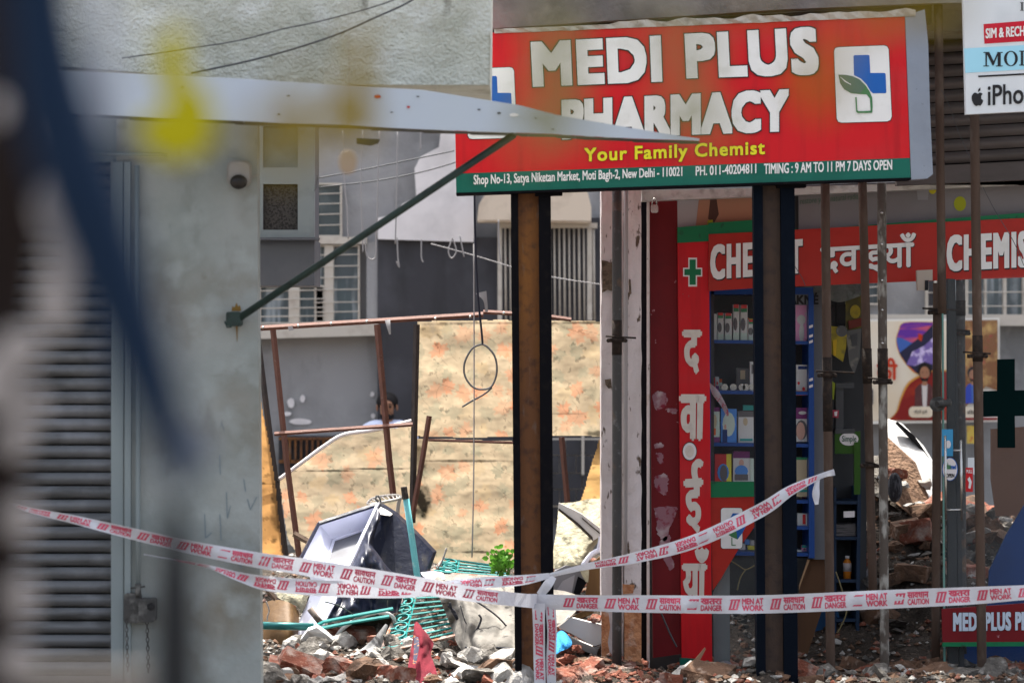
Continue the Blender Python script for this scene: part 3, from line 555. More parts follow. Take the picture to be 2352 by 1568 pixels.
# ================================================================== FRAME AND LEAF-PRINTED SHEETS
YF = 17.7
t = thing('tube_fence', 'bent brown square-tube frame standing behind the debris', 'frame', P(860, 1280, YF))
def bar(pts, wd, m, name='frame_bar', dy=0):
    g = G(); P0 = [P(a, b_, YF+dy) for a, b_ in pts]
    g.tube(P0, wpx(wd, YF)*.62, 4); return g.obj(name, m, t)
bar([(590, 754), (1110, 722)], 10, M['frame_b'], 'top_rail', -.04); bar([(1110, 716), (1180, 720), (1262, 727), (1312, 734)], 8, M['frame_b'], 'top_rail', -.02)
bar([(590, 760), (627, 1056), (658, 1290)], 11, M['frame_d'], 'upright', -.06); bar([(627, 757), (658, 1056), (690, 1300)], 11, M['frame_b'], 'upright')
bar([(866, 745), (894, 1056), (905, 1150)], 12, M['frame_b'], 'upright', -.05); bar([(957, 745), (950, 1056), (947, 1200)], 12, M['frame_d'], 'upright', -.03)
bar([(986, 955), (970, 1056), (946, 1190)], 10, M['frame_b'], 'brace', -.09); bar([(630, 996), (948, 974)], 8, M['frame_b'], 'rail', -.08)
bar([(984, 1010), (1200, 1017)], 5, M['frame_b'], 'rail', -.1); bar([(590, 1113), (640, 1102)], 9, M['frame_d'], 'rail', -.06)
bar([(1290, 1004), (1304, 1160)], 11, M['frame_b'], 'upright', .12)
g = G()
for x, y in ((604, 752), (685, 748), (760, 743), (842, 738), (1000, 731), (1080, 727), (1157, 719), (757, 990), (695, 993), (840, 983), (910, 978)): g.ball(P(x, y, YF-.075), wpx(3.2, YF), 5)
g.obj('bolts', M['chrome'], t)
g = G(); patch(g, [[(884, 735, YF-.08), (896, 733, YF-.09)], [(888, 750, YF-.1), (897, 748, YF-.12)], [(894, 768, YF-.1), (898, 768, YF-.1)]], 3, 8); patch(g, [[(1092, 674, YF-.05), (1117, 668, YF-.05)], [(1110, 690, YF-.06), (1119, 690, YF-.05)], [(1114, 716, YF-.05), (1121, 716, YF-.05)]], 3, 8)
patch(g, [[(661, 750, YF-.1), (671, 748, YF-.1)], [(664, 760, YF-.11), (675, 757, YF-.1)]], 3, 4); g.obj('torn_plastic', M['cord_w'], t)
maple = [(0, 1), (.16, .62), (.42, .72), (.36, .4), (.95, .3), (.74, .1), (.85, -.25), (.4, -.2), (.3, -.48), (.05, -.4), (0, -.75), (-.05, -.4), (-.3, -.48), (-.4, -.2), (-.85, -.25), (-.74, .1), (-.95, .3), (-.36, .4), (-.42, .72), (-.16, .62)]
def inpoly(X, Y_, poly):
    r = np.zeros(X.shape, bool); n = len(poly)
    for i in range(n):
        x0, y0 = poly[i]; x1, y1 = poly[(i+1) % n]
        if y0 == y1: continue
        c = ((y0 > Y_) != (y1 > Y_)) & (X < (x1-x0)*(Y_-y0)/(y1-y0)+x0); r ^= c
    return r
def tin(name, label, poly, Y, step, seed, base=(.46, .37, .25), leafs=True, tilt=0, dark=None, foldedge=None, cat='sheet'):
    xs = [p[0] for p in poly]; ysp = [p[1] for p in poly]; X = np.arange(min(xs), max(xs)+step, step); Yv = np.arange(min(ysp), max(ysp)+step, step)
    XX, YY = np.meshgrid(X, Yv); col = np.zeros(XX.shape+(3,)); col[:] = base
    rn = random.Random(seed)
    nz = np.array([[noise.fractal(Vector((x*.011, y*.016, seed)), 1, 2, 4) for x in X] for y in Yv]); nz2 = np.array([[noise.fractal(Vector((x*.06, y*.06, seed+9)), 1, 2, 3) for x in X] for y in Yv])
    col *= (1+.22*np.clip(nz, -1, 1))[..., None]*(1+.16*nz2)[..., None]
    if leafs:
        for gx in range(int(min(xs))-20, int(max(xs))+20, 36):
            for gy in range(int(min(ysp))-20, int(max(ysp))+20, 46):
                cx = gx+rn.uniform(-12, 12); cy = gy+rn.uniform(-12, 12); s = rn.uniform(16, 24)*(1.35 if (gx+gy)%3 else .95); a = rn.uniform(0, 6.3); kind = rn.random()
                pl_ = [(cx+s*(px*math.cos(a)-py*math.sin(a)), cy+s*(px*math.sin(a)+py*math.cos(a))) for px, py in maple]
                m_ = inpoly(XX+3*nz2, YY, pl_); tc = np.array((.78, .26, .12) if kind < .34 else (.3, .31, .22) if kind < .85 else (.62, .46, .26)); f = rn.uniform(.25, .55)
                ff = (f*np.clip(1+.5*nz2[m_], .4, 1.2))[:, None]; col[m_] = col[m_]*(1-ff)+tc*.8*ff
                if kind < .5:
                    st = (np.abs((XX-cx)*math.cos(a+.5)+(YY-cy)*math.sin(a+.5)+.02*(YY-cy)**2) < .8) & (np.hypot(XX-cx, YY-cy) < s*1.3); col[st] *= .75
    sp_ = nz2 > .55; col[sp_] *= .6
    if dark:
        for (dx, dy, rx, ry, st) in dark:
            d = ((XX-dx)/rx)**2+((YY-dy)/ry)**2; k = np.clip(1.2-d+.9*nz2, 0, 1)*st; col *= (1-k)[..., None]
    ins = inpoly(XX+.01+1.5*nz2, YY+.01+1.5*nz, poly)
    vs = []; 
    for j, y in enumerate(Yv):
        for i, x in enumerate(X):
            w_ = .008*float(nz[j, i])+.0015*math.sin(y*.07+x*.01)
            vs.append(P(x, y, Y+w_+tilt*(y-min(ysp))))
    nx = len(X); fs = [[j*nx+i, j*nx+i+1, (j+1)*nx+i+1, (j+1)*nx+i] for j in range(len(Yv)-1) for i in range(nx-1) if ins[j, i] and ins[j, i+1] and ins[j+1, i]]
    used = sorted({i for f in fs for i in f}); mp = {u: k for k, u in enumerate(used)}
    g = G(); g.add([vs[u] for u in used], [[mp[i] for i in f] for f in fs], 0, True)
    o = g.obj(name, M['tin'], None, label, cat)
    ca = o.data.color_attributes.new('Col', 'FLOAT_COLOR', 'POINT'); c2 = col.reshape(-1, 3)[used]; buf = np.ones((len(used), 4)); buf[:, :3] = np.clip(c2, 0, 1); ca.data.foreach_set('color', buf.ravel())
    return o
tin('printed_sheet', 'upper cream sheet printed with orange leaves filling the frame behind the rusty post', [(958, 737), (1100, 734), (1250, 735), (1420, 736), (1420, 1004), (1250, 1000), (1100, 1005), (950, 1003), (951, 850)], 17.82, 2.2, 1, dark=[(985, 760, 30, 16, .4), (1375, 995, 40, 7, .7), (1000, 744, 60, 4, .5), (1200, 742, 240, 3, .5), (1340, 740, 60, 4, .5), (1100, 785, 130, 22, .22), (1330, 790, 60, 25, .25), (1290, 950, 50, 2, .5), (1350, 900, 26, 26, .25)])  # wide faint ellipses near the top paint the rail's shadow band
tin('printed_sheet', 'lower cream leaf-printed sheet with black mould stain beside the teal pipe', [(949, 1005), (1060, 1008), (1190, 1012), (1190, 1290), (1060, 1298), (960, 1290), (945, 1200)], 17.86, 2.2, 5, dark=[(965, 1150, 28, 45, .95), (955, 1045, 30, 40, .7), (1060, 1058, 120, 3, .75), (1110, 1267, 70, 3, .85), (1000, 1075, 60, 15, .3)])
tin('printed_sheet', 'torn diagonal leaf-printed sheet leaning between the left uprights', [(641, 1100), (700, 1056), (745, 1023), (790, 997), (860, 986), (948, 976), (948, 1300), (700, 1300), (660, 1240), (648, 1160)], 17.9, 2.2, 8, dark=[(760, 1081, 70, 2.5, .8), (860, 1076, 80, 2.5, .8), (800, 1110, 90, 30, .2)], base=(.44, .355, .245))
g = G(); pxtube(g, [(642, 1100), (700, 1057), (745, 1024), (790, 998), (860, 987), (948, 966)], 17.84, 9, 8); g.obj('rolled_edge', M['wall_w'], None, 'curled white torn edge on top of the diagonal leaf-printed sheet', 'sheet edge')
tin('brown_sheet', 'narrow orange-brown stained sheet beside the pale pillar', [(580, 900), (600, 920), (618, 1010), (632, 1100), (652, 1285), (580, 1290)], 17.6, 2.6, 11, base=(.5, .27, .1), leafs=False, dark=[(632, 1180, 12, 60, .6), (600, 1110, 30, 3, .8)])
tin('brown_sheet', 'triangular orange-brown sheet leaning behind the white peeling pillar', [(1376, 1005), (1400, 1005), (1400, 1165), (1328, 1165), (1350, 1090)], 17.75, 2.6, 12, base=(.62, .38, .15), leafs=False, dark=[(1350, 1100, 30, 2, .5)])
# small cable loop in front of sheet
t = thing('cable', 'dark blue cable hanging from the red sign and ending in a loose grey loop', 'cable', P(1108, 792, 17))
g = G(); pxtube(g, [(1091, 200), (1090, 440), (1092, 560), (1098, 680), (1107, 770), (1108, 792)], 17.0, 5, 8); g.obj('upper_length', M['cable'], t)
g = G(); pxtube(g, [(1107, 790), (1085, 800), (1068, 830), (1067, 860), (1082, 885), (1103, 894), (1128, 888), (1141, 855), (1137, 820), (1120, 797), (1106, 790)], 17.0, 4.5, 8); g.obj('loop', mat('light_washed_cable', (.12, .12, .125), .9), t)  # loop coloured paler to paint the light washing through it
g = G(); pxtube(g, [(1130, 890), (1112, 905), (1085, 920), (1062, 934)], 17.4, 4, 6); g.obj('cable', M['wire'], None, 'frayed grey cable end below the loose loop', 'cable')
g = G(); pxtube(g, [(1088, 560), (1089, 800), (1088, 1100), (1084, 1280)], 17.3, 3, 6, 3); g.obj('shadow_line', M['cord_w'], None, 'thin straight cord standing in for a shadow line on the leaf-printed sheets', 'shadow_line')  # added cord imitates the thin shadow line on the sheets
for i, x in enumerate((1082, 1088, 1097)):
    g = G(); pxtube(g, [(x, 190), (x-2, 230), (x+1, 262)], 14.7, 1.6, 5, 3); g.obj('thin_wire', M['wire'], None, ('left', 'middle', 'right')[i]+' one of three short thin wires hanging beside the left logo', 'wire', 'short wires below the plaster beam')

# ================================================================== RED SHOP SIGN
SP = Pl((1048, 445, 15.02), (2092, 410, 14.96), (1042, 82, 15.02))
t = thing('pharmacy_signboard', 'large red and green pharmacy signboard lettered MEDI PLUS PHARMACY', 'signboard', SP.hit(1560, 430))
g = G(); sg = [(1042, 79), (2078, 38), (2092, 410), (1048, 445)]
g.slab([SP.hit(*p) for p in sg], (0, .12, 0)); g.obj('board', M['red'], t)
g = G(); pol(g, SP, [(1047, 399), (2090, 363), (2092, 410), (1048, 445)], .002, 0, .001); g.obj('green_band', M['green_s'], t)
g = G(); g.slab([SP.hit(1047, 443, .01), SP.hit(2093, 408, .01), SP.hit(2093, 413, .01), SP.hit(1048, 448, .01)], (0, .14, 0)); g.obj('lower_edge', M['black'], t)
for s_, c_ in (('MEDI', [(1219, 97), (1517, 82), (1521, 188), (1224, 200)]), ('PLUS', [(1572, 77), (1876, 61), (1882, 172), (1577, 182)]), ('PHARMACY', [(1291, 229), (1811, 204), (1811, 303), (1292, 322)])):
    g = G(); text(g, SP, s_, c_, .05, .008, 0, 1.12, .018); g.obj('lettering', [M['white_l'], M['black_l']], t)
g = G(); text(g, SP, 'Your Family Chemist', [(1342, 340), (1757, 323), (1757, 364), (1342, 381)], .026, .008, 0, 1.12, .012); g.obj('lettering', [M['yellow_l'], M['black_l']], t)
g = G()
text(g, SP, 'Shop No-13, Satya Niketan Market, Moti Bagh-2, New Delhi - 110021', [(1088, 402), (1567, 383), (1567, 411), (1088, 431)], .014, .006)
text(g, SP, 'PH. 011-40204811', [(1598, 382), (1737, 376), (1737, 398), (1598, 404)], .014, .006)
text(g, SP, 'TIMING : 9 AM TO 11 PM 7 DAYS OPEN', [(1755, 376), (2049, 367), (2049, 390), (1755, 400)], .014, .006)
g.obj('lettering', M['white_l'], t)
def logo(pl, f, parent, big=1):
    g = G(); o = [0]
    def d(pts, mi): o[0] += .0012; pol(g, pl, [f(*p) for p in pts], .003+o[0], mi, .0006)
    base = [(1916, 118), (1919, 111), (1926, 109), (2030, 105), (2037, 107), (2041, 114), (2048, 268), (2045, 276), (2038, 279), (1934, 282), (1926, 280), (1922, 273)]
    cx, cy = 1982, 193; d([(cx+(x-cx)*1.02, cy+(y-cy)*1.015) for x, y in base], 1); d(base, 0)
    d(q(3, 715, 368, 722, 362, 812, 360, 820, 366, 825, 478, 918, 478, 925, 484, 930, 604, 924, 610, 842, 611, 826, 596, 800, 552, 765, 515, 719, 492), 2)
    d(q(3, 617, 488, 660, 490, 705, 497, 755, 520, 795, 560, 822, 600, 838, 640, 841, 700, 838, 735, 828, 738, 826, 700, 822, 645, 800, 618, 760, 616, 700, 610, 655, 585, 628, 545), 4)
    d(q(3, 617, 488, 660, 490, 705, 497, 755, 520, 780, 545, 790, 575, 760, 610, 700, 606, 655, 582, 630, 545), 3)
    d(q(3, 625, 500, 665, 530, 700, 552, 700, 556, 660, 536), 0)
    d(q(3, 727, 636, 736, 636, 741, 722, 748, 728, 836, 724, 836, 738, 744, 740, 733, 730), 4)
    return g.obj('logo', [M['white_l'], M['black_l'], M['blue_l'], M['greyg'], M['leafg']], parent)
logo(SP, lambda x, y: (x, y), t)
logo(SP, lambda x, y: (1070+(x-1917)*.89, 155+(y-105)*.93), t)
g = G(); g.slab([SP.hit(2079, 36, .004), SP.hit(2124, 22, .0), SP.hit(2132, 100), SP.hit(2136, 250), SP.hit(2143, 400), SP.hit(2130, 410), SP.hit(2093, 413, .004)], (0, .1, 0)); g.obj('side_flashing', M['silver'], t)
g = G(); x = 1135; rnd = random.Random(4); tp = []; bt = []
while x < 2110:
    s_ = (x-1135)/975; base = 74-40*s_; h_ = (3 if x < 1400 else 8+9*noise.noise(Vector((x*.02, 0, 0)))); tp.append((x, base-h_-4)); bt.append((x, base+3+2*noise.noise(Vector((x*.03, 5, 0))))); x += 22
for i in range(len(tp)-1): g.slab([SP.hit(*tp[i], .02+.015*(i % 2)), SP.hit(*tp[i+1], .02+.015*((i+1) % 2)), SP.hit(*bt[i+1], .012), SP.hit(*bt[i], .012)], (0, .02, 0))
g.obj('crumpled_top_flashing', M['flash'], t)
# slab over the shop
t = thing('shop_roof_slab', 'weathered grey concrete slab over the pharmacy with painted shadow line below', 'roof slab', P(1700, 75, 15.4))
g = G(); g.slab([P(1100, -420, 15.22), P(3400, -420, 15.22), P(3400, -20, 15.22), P(2140, 8, 15.22), P(1800, 22, 15.22), P(1130, 66, 15.22)], (0, .35, 0)); g.obj('fascia', M['conc'], t)
zs = P(1700, 75, 15.6).z
g = G(); g.box((P(1490, 0, 16).x+2.6, 17.55, 3.2), (5.2, 2.7, .2)); g.obj('slab', M['conc'], t)
g = G(); g.box((P(1300, 0, 15.5).x+2.6, 15.85, zs+.12), (6.0, .5, .24)); g.obj('ledge', M['conc'], t)
g = G(); g.px([(1130, 66), (2140, 12), (2140, 55), (1130, 90)], 15.3, .05); g.obj('dark_strip', M['dark'], t)  # dark strip painting the shadow line under the slab
# white lettered sign
SQ = Pl((2211, 0, 14.8), (2352, -8, 14.78), (2219, 262, 14.8))
t = thing('phone_shop_sign', 'white hanging sign with red strip and cyan band at the top right', 'sign', SQ.hit(2300, 258))
g = G(); g.slab([SQ.hit(*p) for p in [(2209, -160), (2560, -175), (2560, 246), (2219, 263)]], (0, .05, 0)); g.obj('panel', M['white_p'], t)
g = G(); pol(g, SQ, [(2259, 56), (2560, 32), (2560, 82), (2261, 101)], .002); g.obj('red_strip', M['red_d'] if 0 else flatm('crimson_strip', (.55, .01, .03)), t)
g = G(); pol(g, SQ, [(2214, 112), (2560, 92), (2560, 148), (2217, 168)], .002); g.obj('cyan_band', M['cyan_l'], t)
g = G(); text(g, SQ, 'SIM & RECHARGE', [(2264, 66), (2398, 56), (2398, 80), (2264, 89)], .02, .005); g.obj('lettering', M['white_l'], t)
g = G()
def serif(pl, g, ch, x0, x1, y0, y1, mi=0):     # slab-serif capitals
    W_ = x1-x0; H = y1-y0; o = .004
    def r(a, b_, c, d_, k=0): pol(g, pl, [(x0+a*W_, y0+b_*H), (x0+c*W_, y0+b_*H), (x0+c*W_, y0+d_*H), (x0+a*W_, y0+d_*H)], o+k*.0007, mi)
    def z(pts, k=0): pol(g, pl, [(x0+a*W_, y0+b_*H) for a, b_ in pts], o+k*.0007, mi)
    if ch == 'M': r(.1, 0, .18, 1); r(.74, 0, .9, 1); r(0, 0, .3, .06, 1); r(.72, 0, 1, .06, 1); r(0, .94, .28, 1, 1); r(.64, .94, 1, 1, 1); z([(.12, 0), (.3, 0), (.56, .72), (.48, .95)], 2); z([(.74, 0), (.82, 0), (.52, .95), (.46, .85)], 3)
    if ch == 'O':
        n = 24; 
        for i in range(n):
            a, b_ = 2*math.pi*i/n, 2*math.pi*(i+1)/n; z([(.5+.5*math.cos(a), .5+.52*math.sin(a)), (.5+.5*math.cos(b_), .5+.52*math.sin(b_)), (.5+.3*math.cos(b_), .5+.46*math.sin(b_)), (.5+.3*math.cos(a), .5+.46*math.sin(a))])
    if ch == 'I' or ch == 'B': r(.3, 0, .7, 1) if ch == 'I' else r(.14, 0, .34, 1); r(.0, 0, .9 if ch == 'I' else .5, .06, 1); r(0, .94, .9 if ch == 'I' else .5, 1, 1)
    if ch == 'B':
        for cy, rx in ((.25, .32), (.74, .4)):
            n = 10
            for i in range(n):
                a, b_ = -math.pi/2+math.pi*i/n, -math.pi/2+math.pi*(i+1)/n
                z([(.5+rx*math.cos(a), cy+.26*math.sin(a)), (.5+rx*math.cos(b_), cy+.26*math.sin(b_)), (.45+rx*.5*math.cos(b_), cy+.2*math.sin(b_)), (.45+rx*.5*math.cos(a), cy+.2*math.sin(a))], 2)
    if ch == 'D': r(.14, 0, .3, 1); r(0, 0, .5, .1, 1); r(0, .9, .5, 1, 1)
serif(SQ, g, 'M', 2259, 2303, 120, 153); serif(SQ, g, 'O', 2306, 2338, 118, 152); serif(SQ, g, 'B', 2341, 2368, 117, 151)
serif(SQ, g, 'I', 2343, 2352, 6, 25); serif(SQ, g, 'D', 2354, 2374, 6, 25)
pol(g, SQ, [(2247, 174), (2560, 158), (2560, 162), (2247, 178)], .003); text(g, SQ, 'iPhone', [(2269, 196), (2398, 189), (2398, 236), (2269, 243)], .012, .005)
# bitten apple
pol(g, SQ, crs([(2246, 216), (2239, 213), (2233, 219), (2232, 228), (2236, 239), (2242, 244), (2247, 242), (2252, 243), (2257, 236), (2258, 231), (2254, 227), (2254, 220), (2257, 216), (2251, 213), (2246, 216)], 3)[:-1], .004); pol(g, SQ, [(2246, 212), (2247, 206), (2252, 201), (2252, 208)], .004)
g.obj('lettering', M['black_l'], t)
for i, pts in enumerate((q(3, 1290, 590, 1340, 690, 1400, 860, 1475, 1030), q(13, 1560, 45, 1640, 200, 1760, 400, 1829, 560), q(13, 330, 560, 380, 640, 400, 690))):
    g = G(); pxtube(g, pts, 15.25, 1.6, 5); g.obj('thin_wire', M['wire'], None, ('thin wire slanting across the upper right shutter', 'thin wire slanting over the right CHEMIST lettering', 'thin wire hanging right of the navy post')[i], 'wire')
# right rolling shutter
t = thing('upper_shutter', 'brown-grey corrugated shutter behind the white sign at the top right', 'shutter', P(2250, 420, 16))
g = G(); g.px([(2100, -300), (2900, -300), (2900, 425), (2100, 425)], 16.1, .05); g.obj('backing', M['dark'], t)
for i in range(17):
    g = G(); n = 6; a = []; y0 = 367-28.5*(i+1)
    for sx_, dy in ((2060, 18), (2900, -28)):
        for k in range(n+1): tt = k/n; p = P(sx_, y0+dy+26*tt, 16.0); p.y -= .022*math.sin(math.pi*tt); a.append(p)
    g.add(a, [[k, k+1, n+1+k+1, n+1+k] for k in range(n)], 0, True); g.obj('slat', M['shutter_r'], t)
g = G(); g.px([(2060, 385), (2900, 342), (2900, 390), (2060, 426)], 15.97, .08); g.obj('bottom_bar', M['shutter_r'], t)

# ================================================================== I-BEAM POSTS
for (xt, xb, lb, mf, mw, y0) in (((1173, 1190, 1237, 1265), (1183, 1199, 1244, 1273), 'rusty orange-brown steel post with black flange left of centre under the red sign', 'black', 'rust', 436), ((1731, 1752, 1793, 1825), (1739, 1759, 1801, 1833), 'dark navy and brown steel post in front of the product cabinet', 'navy', 'rust2', 418)):
    t = thing('steel_post', lb, 'post', P(xb[1], 1740, 15.0)); Yq = 15.06
    yb = 1850; e = (yb-y0)/(1568-y0)
    def X(i): return xt[i]+(xb[i]-xt[i])*e
    g = G(); g.px([(xt[0], y0), (xt[1], y0), (X(1), yb), (X(0), yb)], Yq, .11); g.obj('flange', M[mf], t)
    g = G(); g.px([(xt[2], y0), (xt[3], y0), (X(3), yb), (X(2), yb)], Yq, .11); g.obj('flange', M[mf], t)
    g = G(); g.px([(xt[1], y0), (xt[2], y0), (X(2), yb), (X(1), yb)], Yq+.05, .012); g.obj('web', M[mw], t)
    g = G(); g.px([(xt[2]-8, y0+3), (xt[3]+27, y0+3), (xt[3]+27, y0+12), (xt[2]-8, y0+14)], Yq-.012, .1); g.obj('top_plate', M['black'], t)

# ================================================================== WHITE PEELING PILLAR
t = thing('peeling_pillar', 'white peeling painted pillar with brown exposed patch behind a scaffold pipe', 'pillar', P(1428, 1540, 15.85))
def pil(x0, x1, y0, y1, Y, dep, m, name, amp=.006):
    g = G()
    def f(u, v):
        x = x0+(x1-x0)*u; y = y0+(y1-y0)*v; p = P(x+ (2.5*noise.noise(Vector((y*.02, x0, 0))) if u in (0, 1) else 0), y, Y); p.y += amp*noise.fractal(p*18, 1, 2, 4); return p
    g.grid(f, 14, 120); g.px([(x0+1, y0), (x1-1, y0), (x1-1, y1), (x0+1, y1)], Y+.012, dep); return g.obj(name, m, t)
pil(1381, 1432, 420, 1560, 15.85, .3, M['peel'], 'shaft'); pil(1434, 1473, 420, 1380, 15.82, .3, M['peel'], 'shaft'); pil(1434, 1473, 1380, 1560, 15.82, .3, M['orange_raw'], 'bare_foot')
g = G(); pz = flat(15.838); pol(g, pz, q(12, 793, 262, 830, 268, 875, 290, 878, 440, 868, 465, 835, 455, 800, 475, 797, 330), .006, 0, .004); pol(g, pz, q(12, 815, 1042, 855, 1035, 862, 1095, 840, 1100, 820, 1075), .006, 0, .004); pol(g, pz, q(12, 972, 385, 985, 390, 990, 480, 975, 490), .03, 0, .004); g.obj('exposed_patch', M['raw'], t)
g = G(); pol(g, pz, q(22, 792, 1090, 840, 1110, 850, 1200, 835, 1300, 862, 1450, 795, 1450), .008, 0, .004); pol(g, pz, q(22, 930, 920, 1010, 925, 1000, 980, 935, 985), .034, 0, .004); g.obj('orange_patch', M['orange_raw'], t)
g = G(); g.px([(1366, 1530), (1463, 1530), (1463, 1600), (1366, 1600)], 15.5, .25); g.obj('timber_block', mat('dark_red_brown_timber', (.07, .025, .02), .8, 0, [((.14, .08, .06), 9, .5, .8)], (50, .005)), None, 'dark red-brown timber block at the foot of the white pillar', 'timber block')
def prop(top, bot, wd, Y, m, label, clamps=(), y_plate=None, collars=()):
    t = thing('scaffold_pole', label, 'scaffold pole', P(*bot, Y), 'scaffold poles propping the shop front')
    g = G(); L = [(top[0]+(bot[0]-top[0])*i/8, top[1]+(bot[1]-top[1])*i/8) for i in range(9)]
    g.tube([P(a, b_, Y) for a, b_ in L], wpx(wd, Y)/2, 14); g.obj('tube', m, t)
    def at(y): s_ = (y-top[1])/(bot[1]-top[1]); return top[0]+(bot[0]-top[0])*s_
    for y0, y1, k in collars: g = G(); g.tube([P(at(y0), y0, Y), P(at(y1), y1, Y)], wpx(wd*k, Y)/2, 14); g.obj('collar', M['clamp'], t)
    for y, l, r_ in clamps:
        g = G(); x = at(y); g.tube([P(x, y+4, Y), P(x, y+14, Y)], wpx(wd*1.5, Y)/2, 12); g.px([(x-wd*.95, y+5), (x+wd*.95, y+5), (x+wd*.95, y+14), (x-wd*.95, y+14)], Y-.028, .05)
        g.tube([P(x-l, y, Y-.03), P(x+r_, y+4, Y-.03)], .005, 6); g.ball(P(x+wd*.9, y+10, Y-.035), .011, 6); g.ball(P(x-wd*.9, y+10, Y-.035), .011, 6); g.obj('clamp', M['clamp'], t)
    if y_plate: g = G(); g.rect(at(y_plate)-30, y_plate, at(y_plate)+30, y_plate+5, Y-.05, .14); g.obj('base_plate', M['clamp'], t)
    return t
prop((1417, 425), (1417, 1535), 22, 15.6, M['pole_g'], 'grey steel scaffold pole in front of the white peeling pillar', [(772, 26, 44)], 1532, [(735, 815, 1.05)])
prop((1438, 425), (1436, 1290), 10, 15.72, mat('grey_white_conduit', (.34, .31, .3), .6, 0, [((.2, .16, .13), 10, .5, .8, ST)]), 'thin grey-white pipe between the scaffold pole and the white pillar')
prop((1895, 420), (1910, 1720), 21, 15.4, M['pole'], 'rust-brown scaffold pole holding the end of the barrier tape', [(852, 26, 62)], None, [(820, 990, 1.06)])
prop((1981, 420), (2006, 1400), 20, 15.7, M['pole'], 'leaning brown scaffold pole third from the dark navy post', [(1060, 10, 12)], None, [(800, 880, 1.15)])
prop((2025, 420), (2033, 1720), 21, 15.45, M['pole_w'], 'scaffold pole with drilled holes and white paint splashes', [(868, 34, 20)], None, [(800, 870, 1.15)])
prop((2155, 10), (2164, 720), 20, 15.3, M['pole'], 'dark scaffold pole rising past the silver end of the red sign')
prop((2153, 650), (2149, 1522), 20, 15.9, M['pole'], 'dark scaffold pole behind the left edge of the glass door', [(708, 34, 52)], 1518)
prop((2206, 640), (2210, 1500), 21, 16.2, M['pole_g'], 'short dark scaffold pole seen through the glass door', [(756, 20, 22)], None, [(690, 725, 1.1)])
prop((2238, 262), (2258, 1720), 22, 15.35, M['pole'], 'scaffold pole standing under the white sign and across the lower red board', [(808, 34, 30)], None, [(770, 830, 1.1)])
# pole drilled holes
g = G()
for y in (489, 561, 644, 712, 788): g.ball(P(2026+(y-420)*.006-1, y, 15.425), .0075, 6)
g.obj('pin_holes', M['chrome'], None, 'row of bright drilled holes in the paint-splashed scaffold pole', 'pole holes')

# ================================================================== SHOP FRONT
YS = 16.25
t = thing('pharmacy_facade', 'red and green pharmacy shop front with CHEMIST banner and Hindi lettering', 'shop front', P(1600, 1540, YS))
g = G(); g.rect(1473, 440, 1488, 1600, YS-.02, .12); g.obj('door_jamb', M['black'], t)
g = G(); g.rect(1486, 462, 1492, 1600, YS-.05, .05); g.obj('jamb_edge', M['peel'], t)
g = G(); g.px([(1474, 437), (1730, 432), (2140, 420), (2500, 405), (2500, 418), (1730, 452), (1474, 462)], YS-.15, .12); g.obj('lintel_channel', M['flash'], t)
g = G(); g.px([(1492, 460), (1555, 458), (1557, 525), (1562, 1080), (1570, 1500), (1500, 1510), (1496, 1100)], YS, .04); g.obj('dark_red_panel', M['red_d'], t)
g = G(); pr = flat(YS-.003)
for pts in (q(12, 1125, 1150, 1150, 1120, 1200, 1125, 1220, 1160, 1215, 1210, 1150, 1240), q(12, 1215, 1225, 1285, 1235, 1280, 1260, 1230, 1255), q(12, 1135, 1460, 1190, 1455, 1200, 1480, 1150, 1490), q(22, 1150, 65, 1195, 70, 1190, 130, 1165, 120), q(22, 1140, 220, 1210, 200, 1230, 260, 1215, 340, 1160, 310, 1140, 270), q(22, 1135, 420, 1280, 415, 1275, 480, 1235, 560, 1215, 640, 1160, 590, 1150, 500), q(22, 1170, 640, 1240, 600, 1235, 700, 1270, 790, 1240, 830, 1190, 730)):
    pol(g, pr, [(x+4*noise.noise(Vector((x*.3, y*.3, 0))), y+4*noise.noise(Vector((x*.3, y*.3, 5)))) for x, y in crs(pts+[pts[0]], 7)[:-1]], .001)
g.obj('torn_sticker', mat('pale_torn_sticker', (.3, .15, .18), .8, 0, [((.5, .42, .42), 14, .5, .7), ((.22, .02, .04), 22, .55, .65)]), t)
VS = flat(YS-.06)
g = G(); g.px([(1556, 528), (1628, 525), (1632, 1100), (1636, 1532), (1566, 1532), (1562, 1100)], YS-.06, .05); g.obj('hindi_column', M['red'], t)
g = G(); g.px([(1556, 522), (1628, 516), (1628, 554), (1556, 558)], YS-.07, .04); g.px([(1628, 512), (1730, 505), (1800, 510), (1835, 530), (2100, 508), (2600, 470), (2600, 496), (2100, 524), (1835, 533), (1730, 535), (1628, 540)], YS-.065, .04)
g.obj('green_trim', M['green_b'], t)
g = G(); g.px([(1628, 538), (1730, 533), (2100, 513), (2352, 501), (2600, 488), (2600, 626), (2352, 637), (2100, 646), (1730, 662), (1628, 668)], YS-.08, .05); g.obj('chemist_banner', M['red_o'], t)
VB = flat(YS-.08)
g = G(); text(g, VB, 'CHEMIST', [(1633, 562), (1842, 548), (1842, 628), (1633, 643)], .03, .006, 0, 1.2, shadow=(.03, -.03)); g.obj('lettering', [M['white_l'], M['black_l']], t)
g = G(); text(g, VB, 'दवाइयाँ', [(1884, 546), (2104, 533), (2104, 622), (1884, 634)], .022, .006, 0, 1, shadow=(.02, -.025)); g.obj('lettering', [M['white_l'], M['black_l']], t)
g = G(); text(g, VB, 'CHEMIST', [(2176, 540), (2395, 528), (2395, 612), (2176, 624)], .03, .006, 0, 1.2, shadow=(.03, -.03)); g.obj('lettering', [M['white_l'], M['black_l']], t)
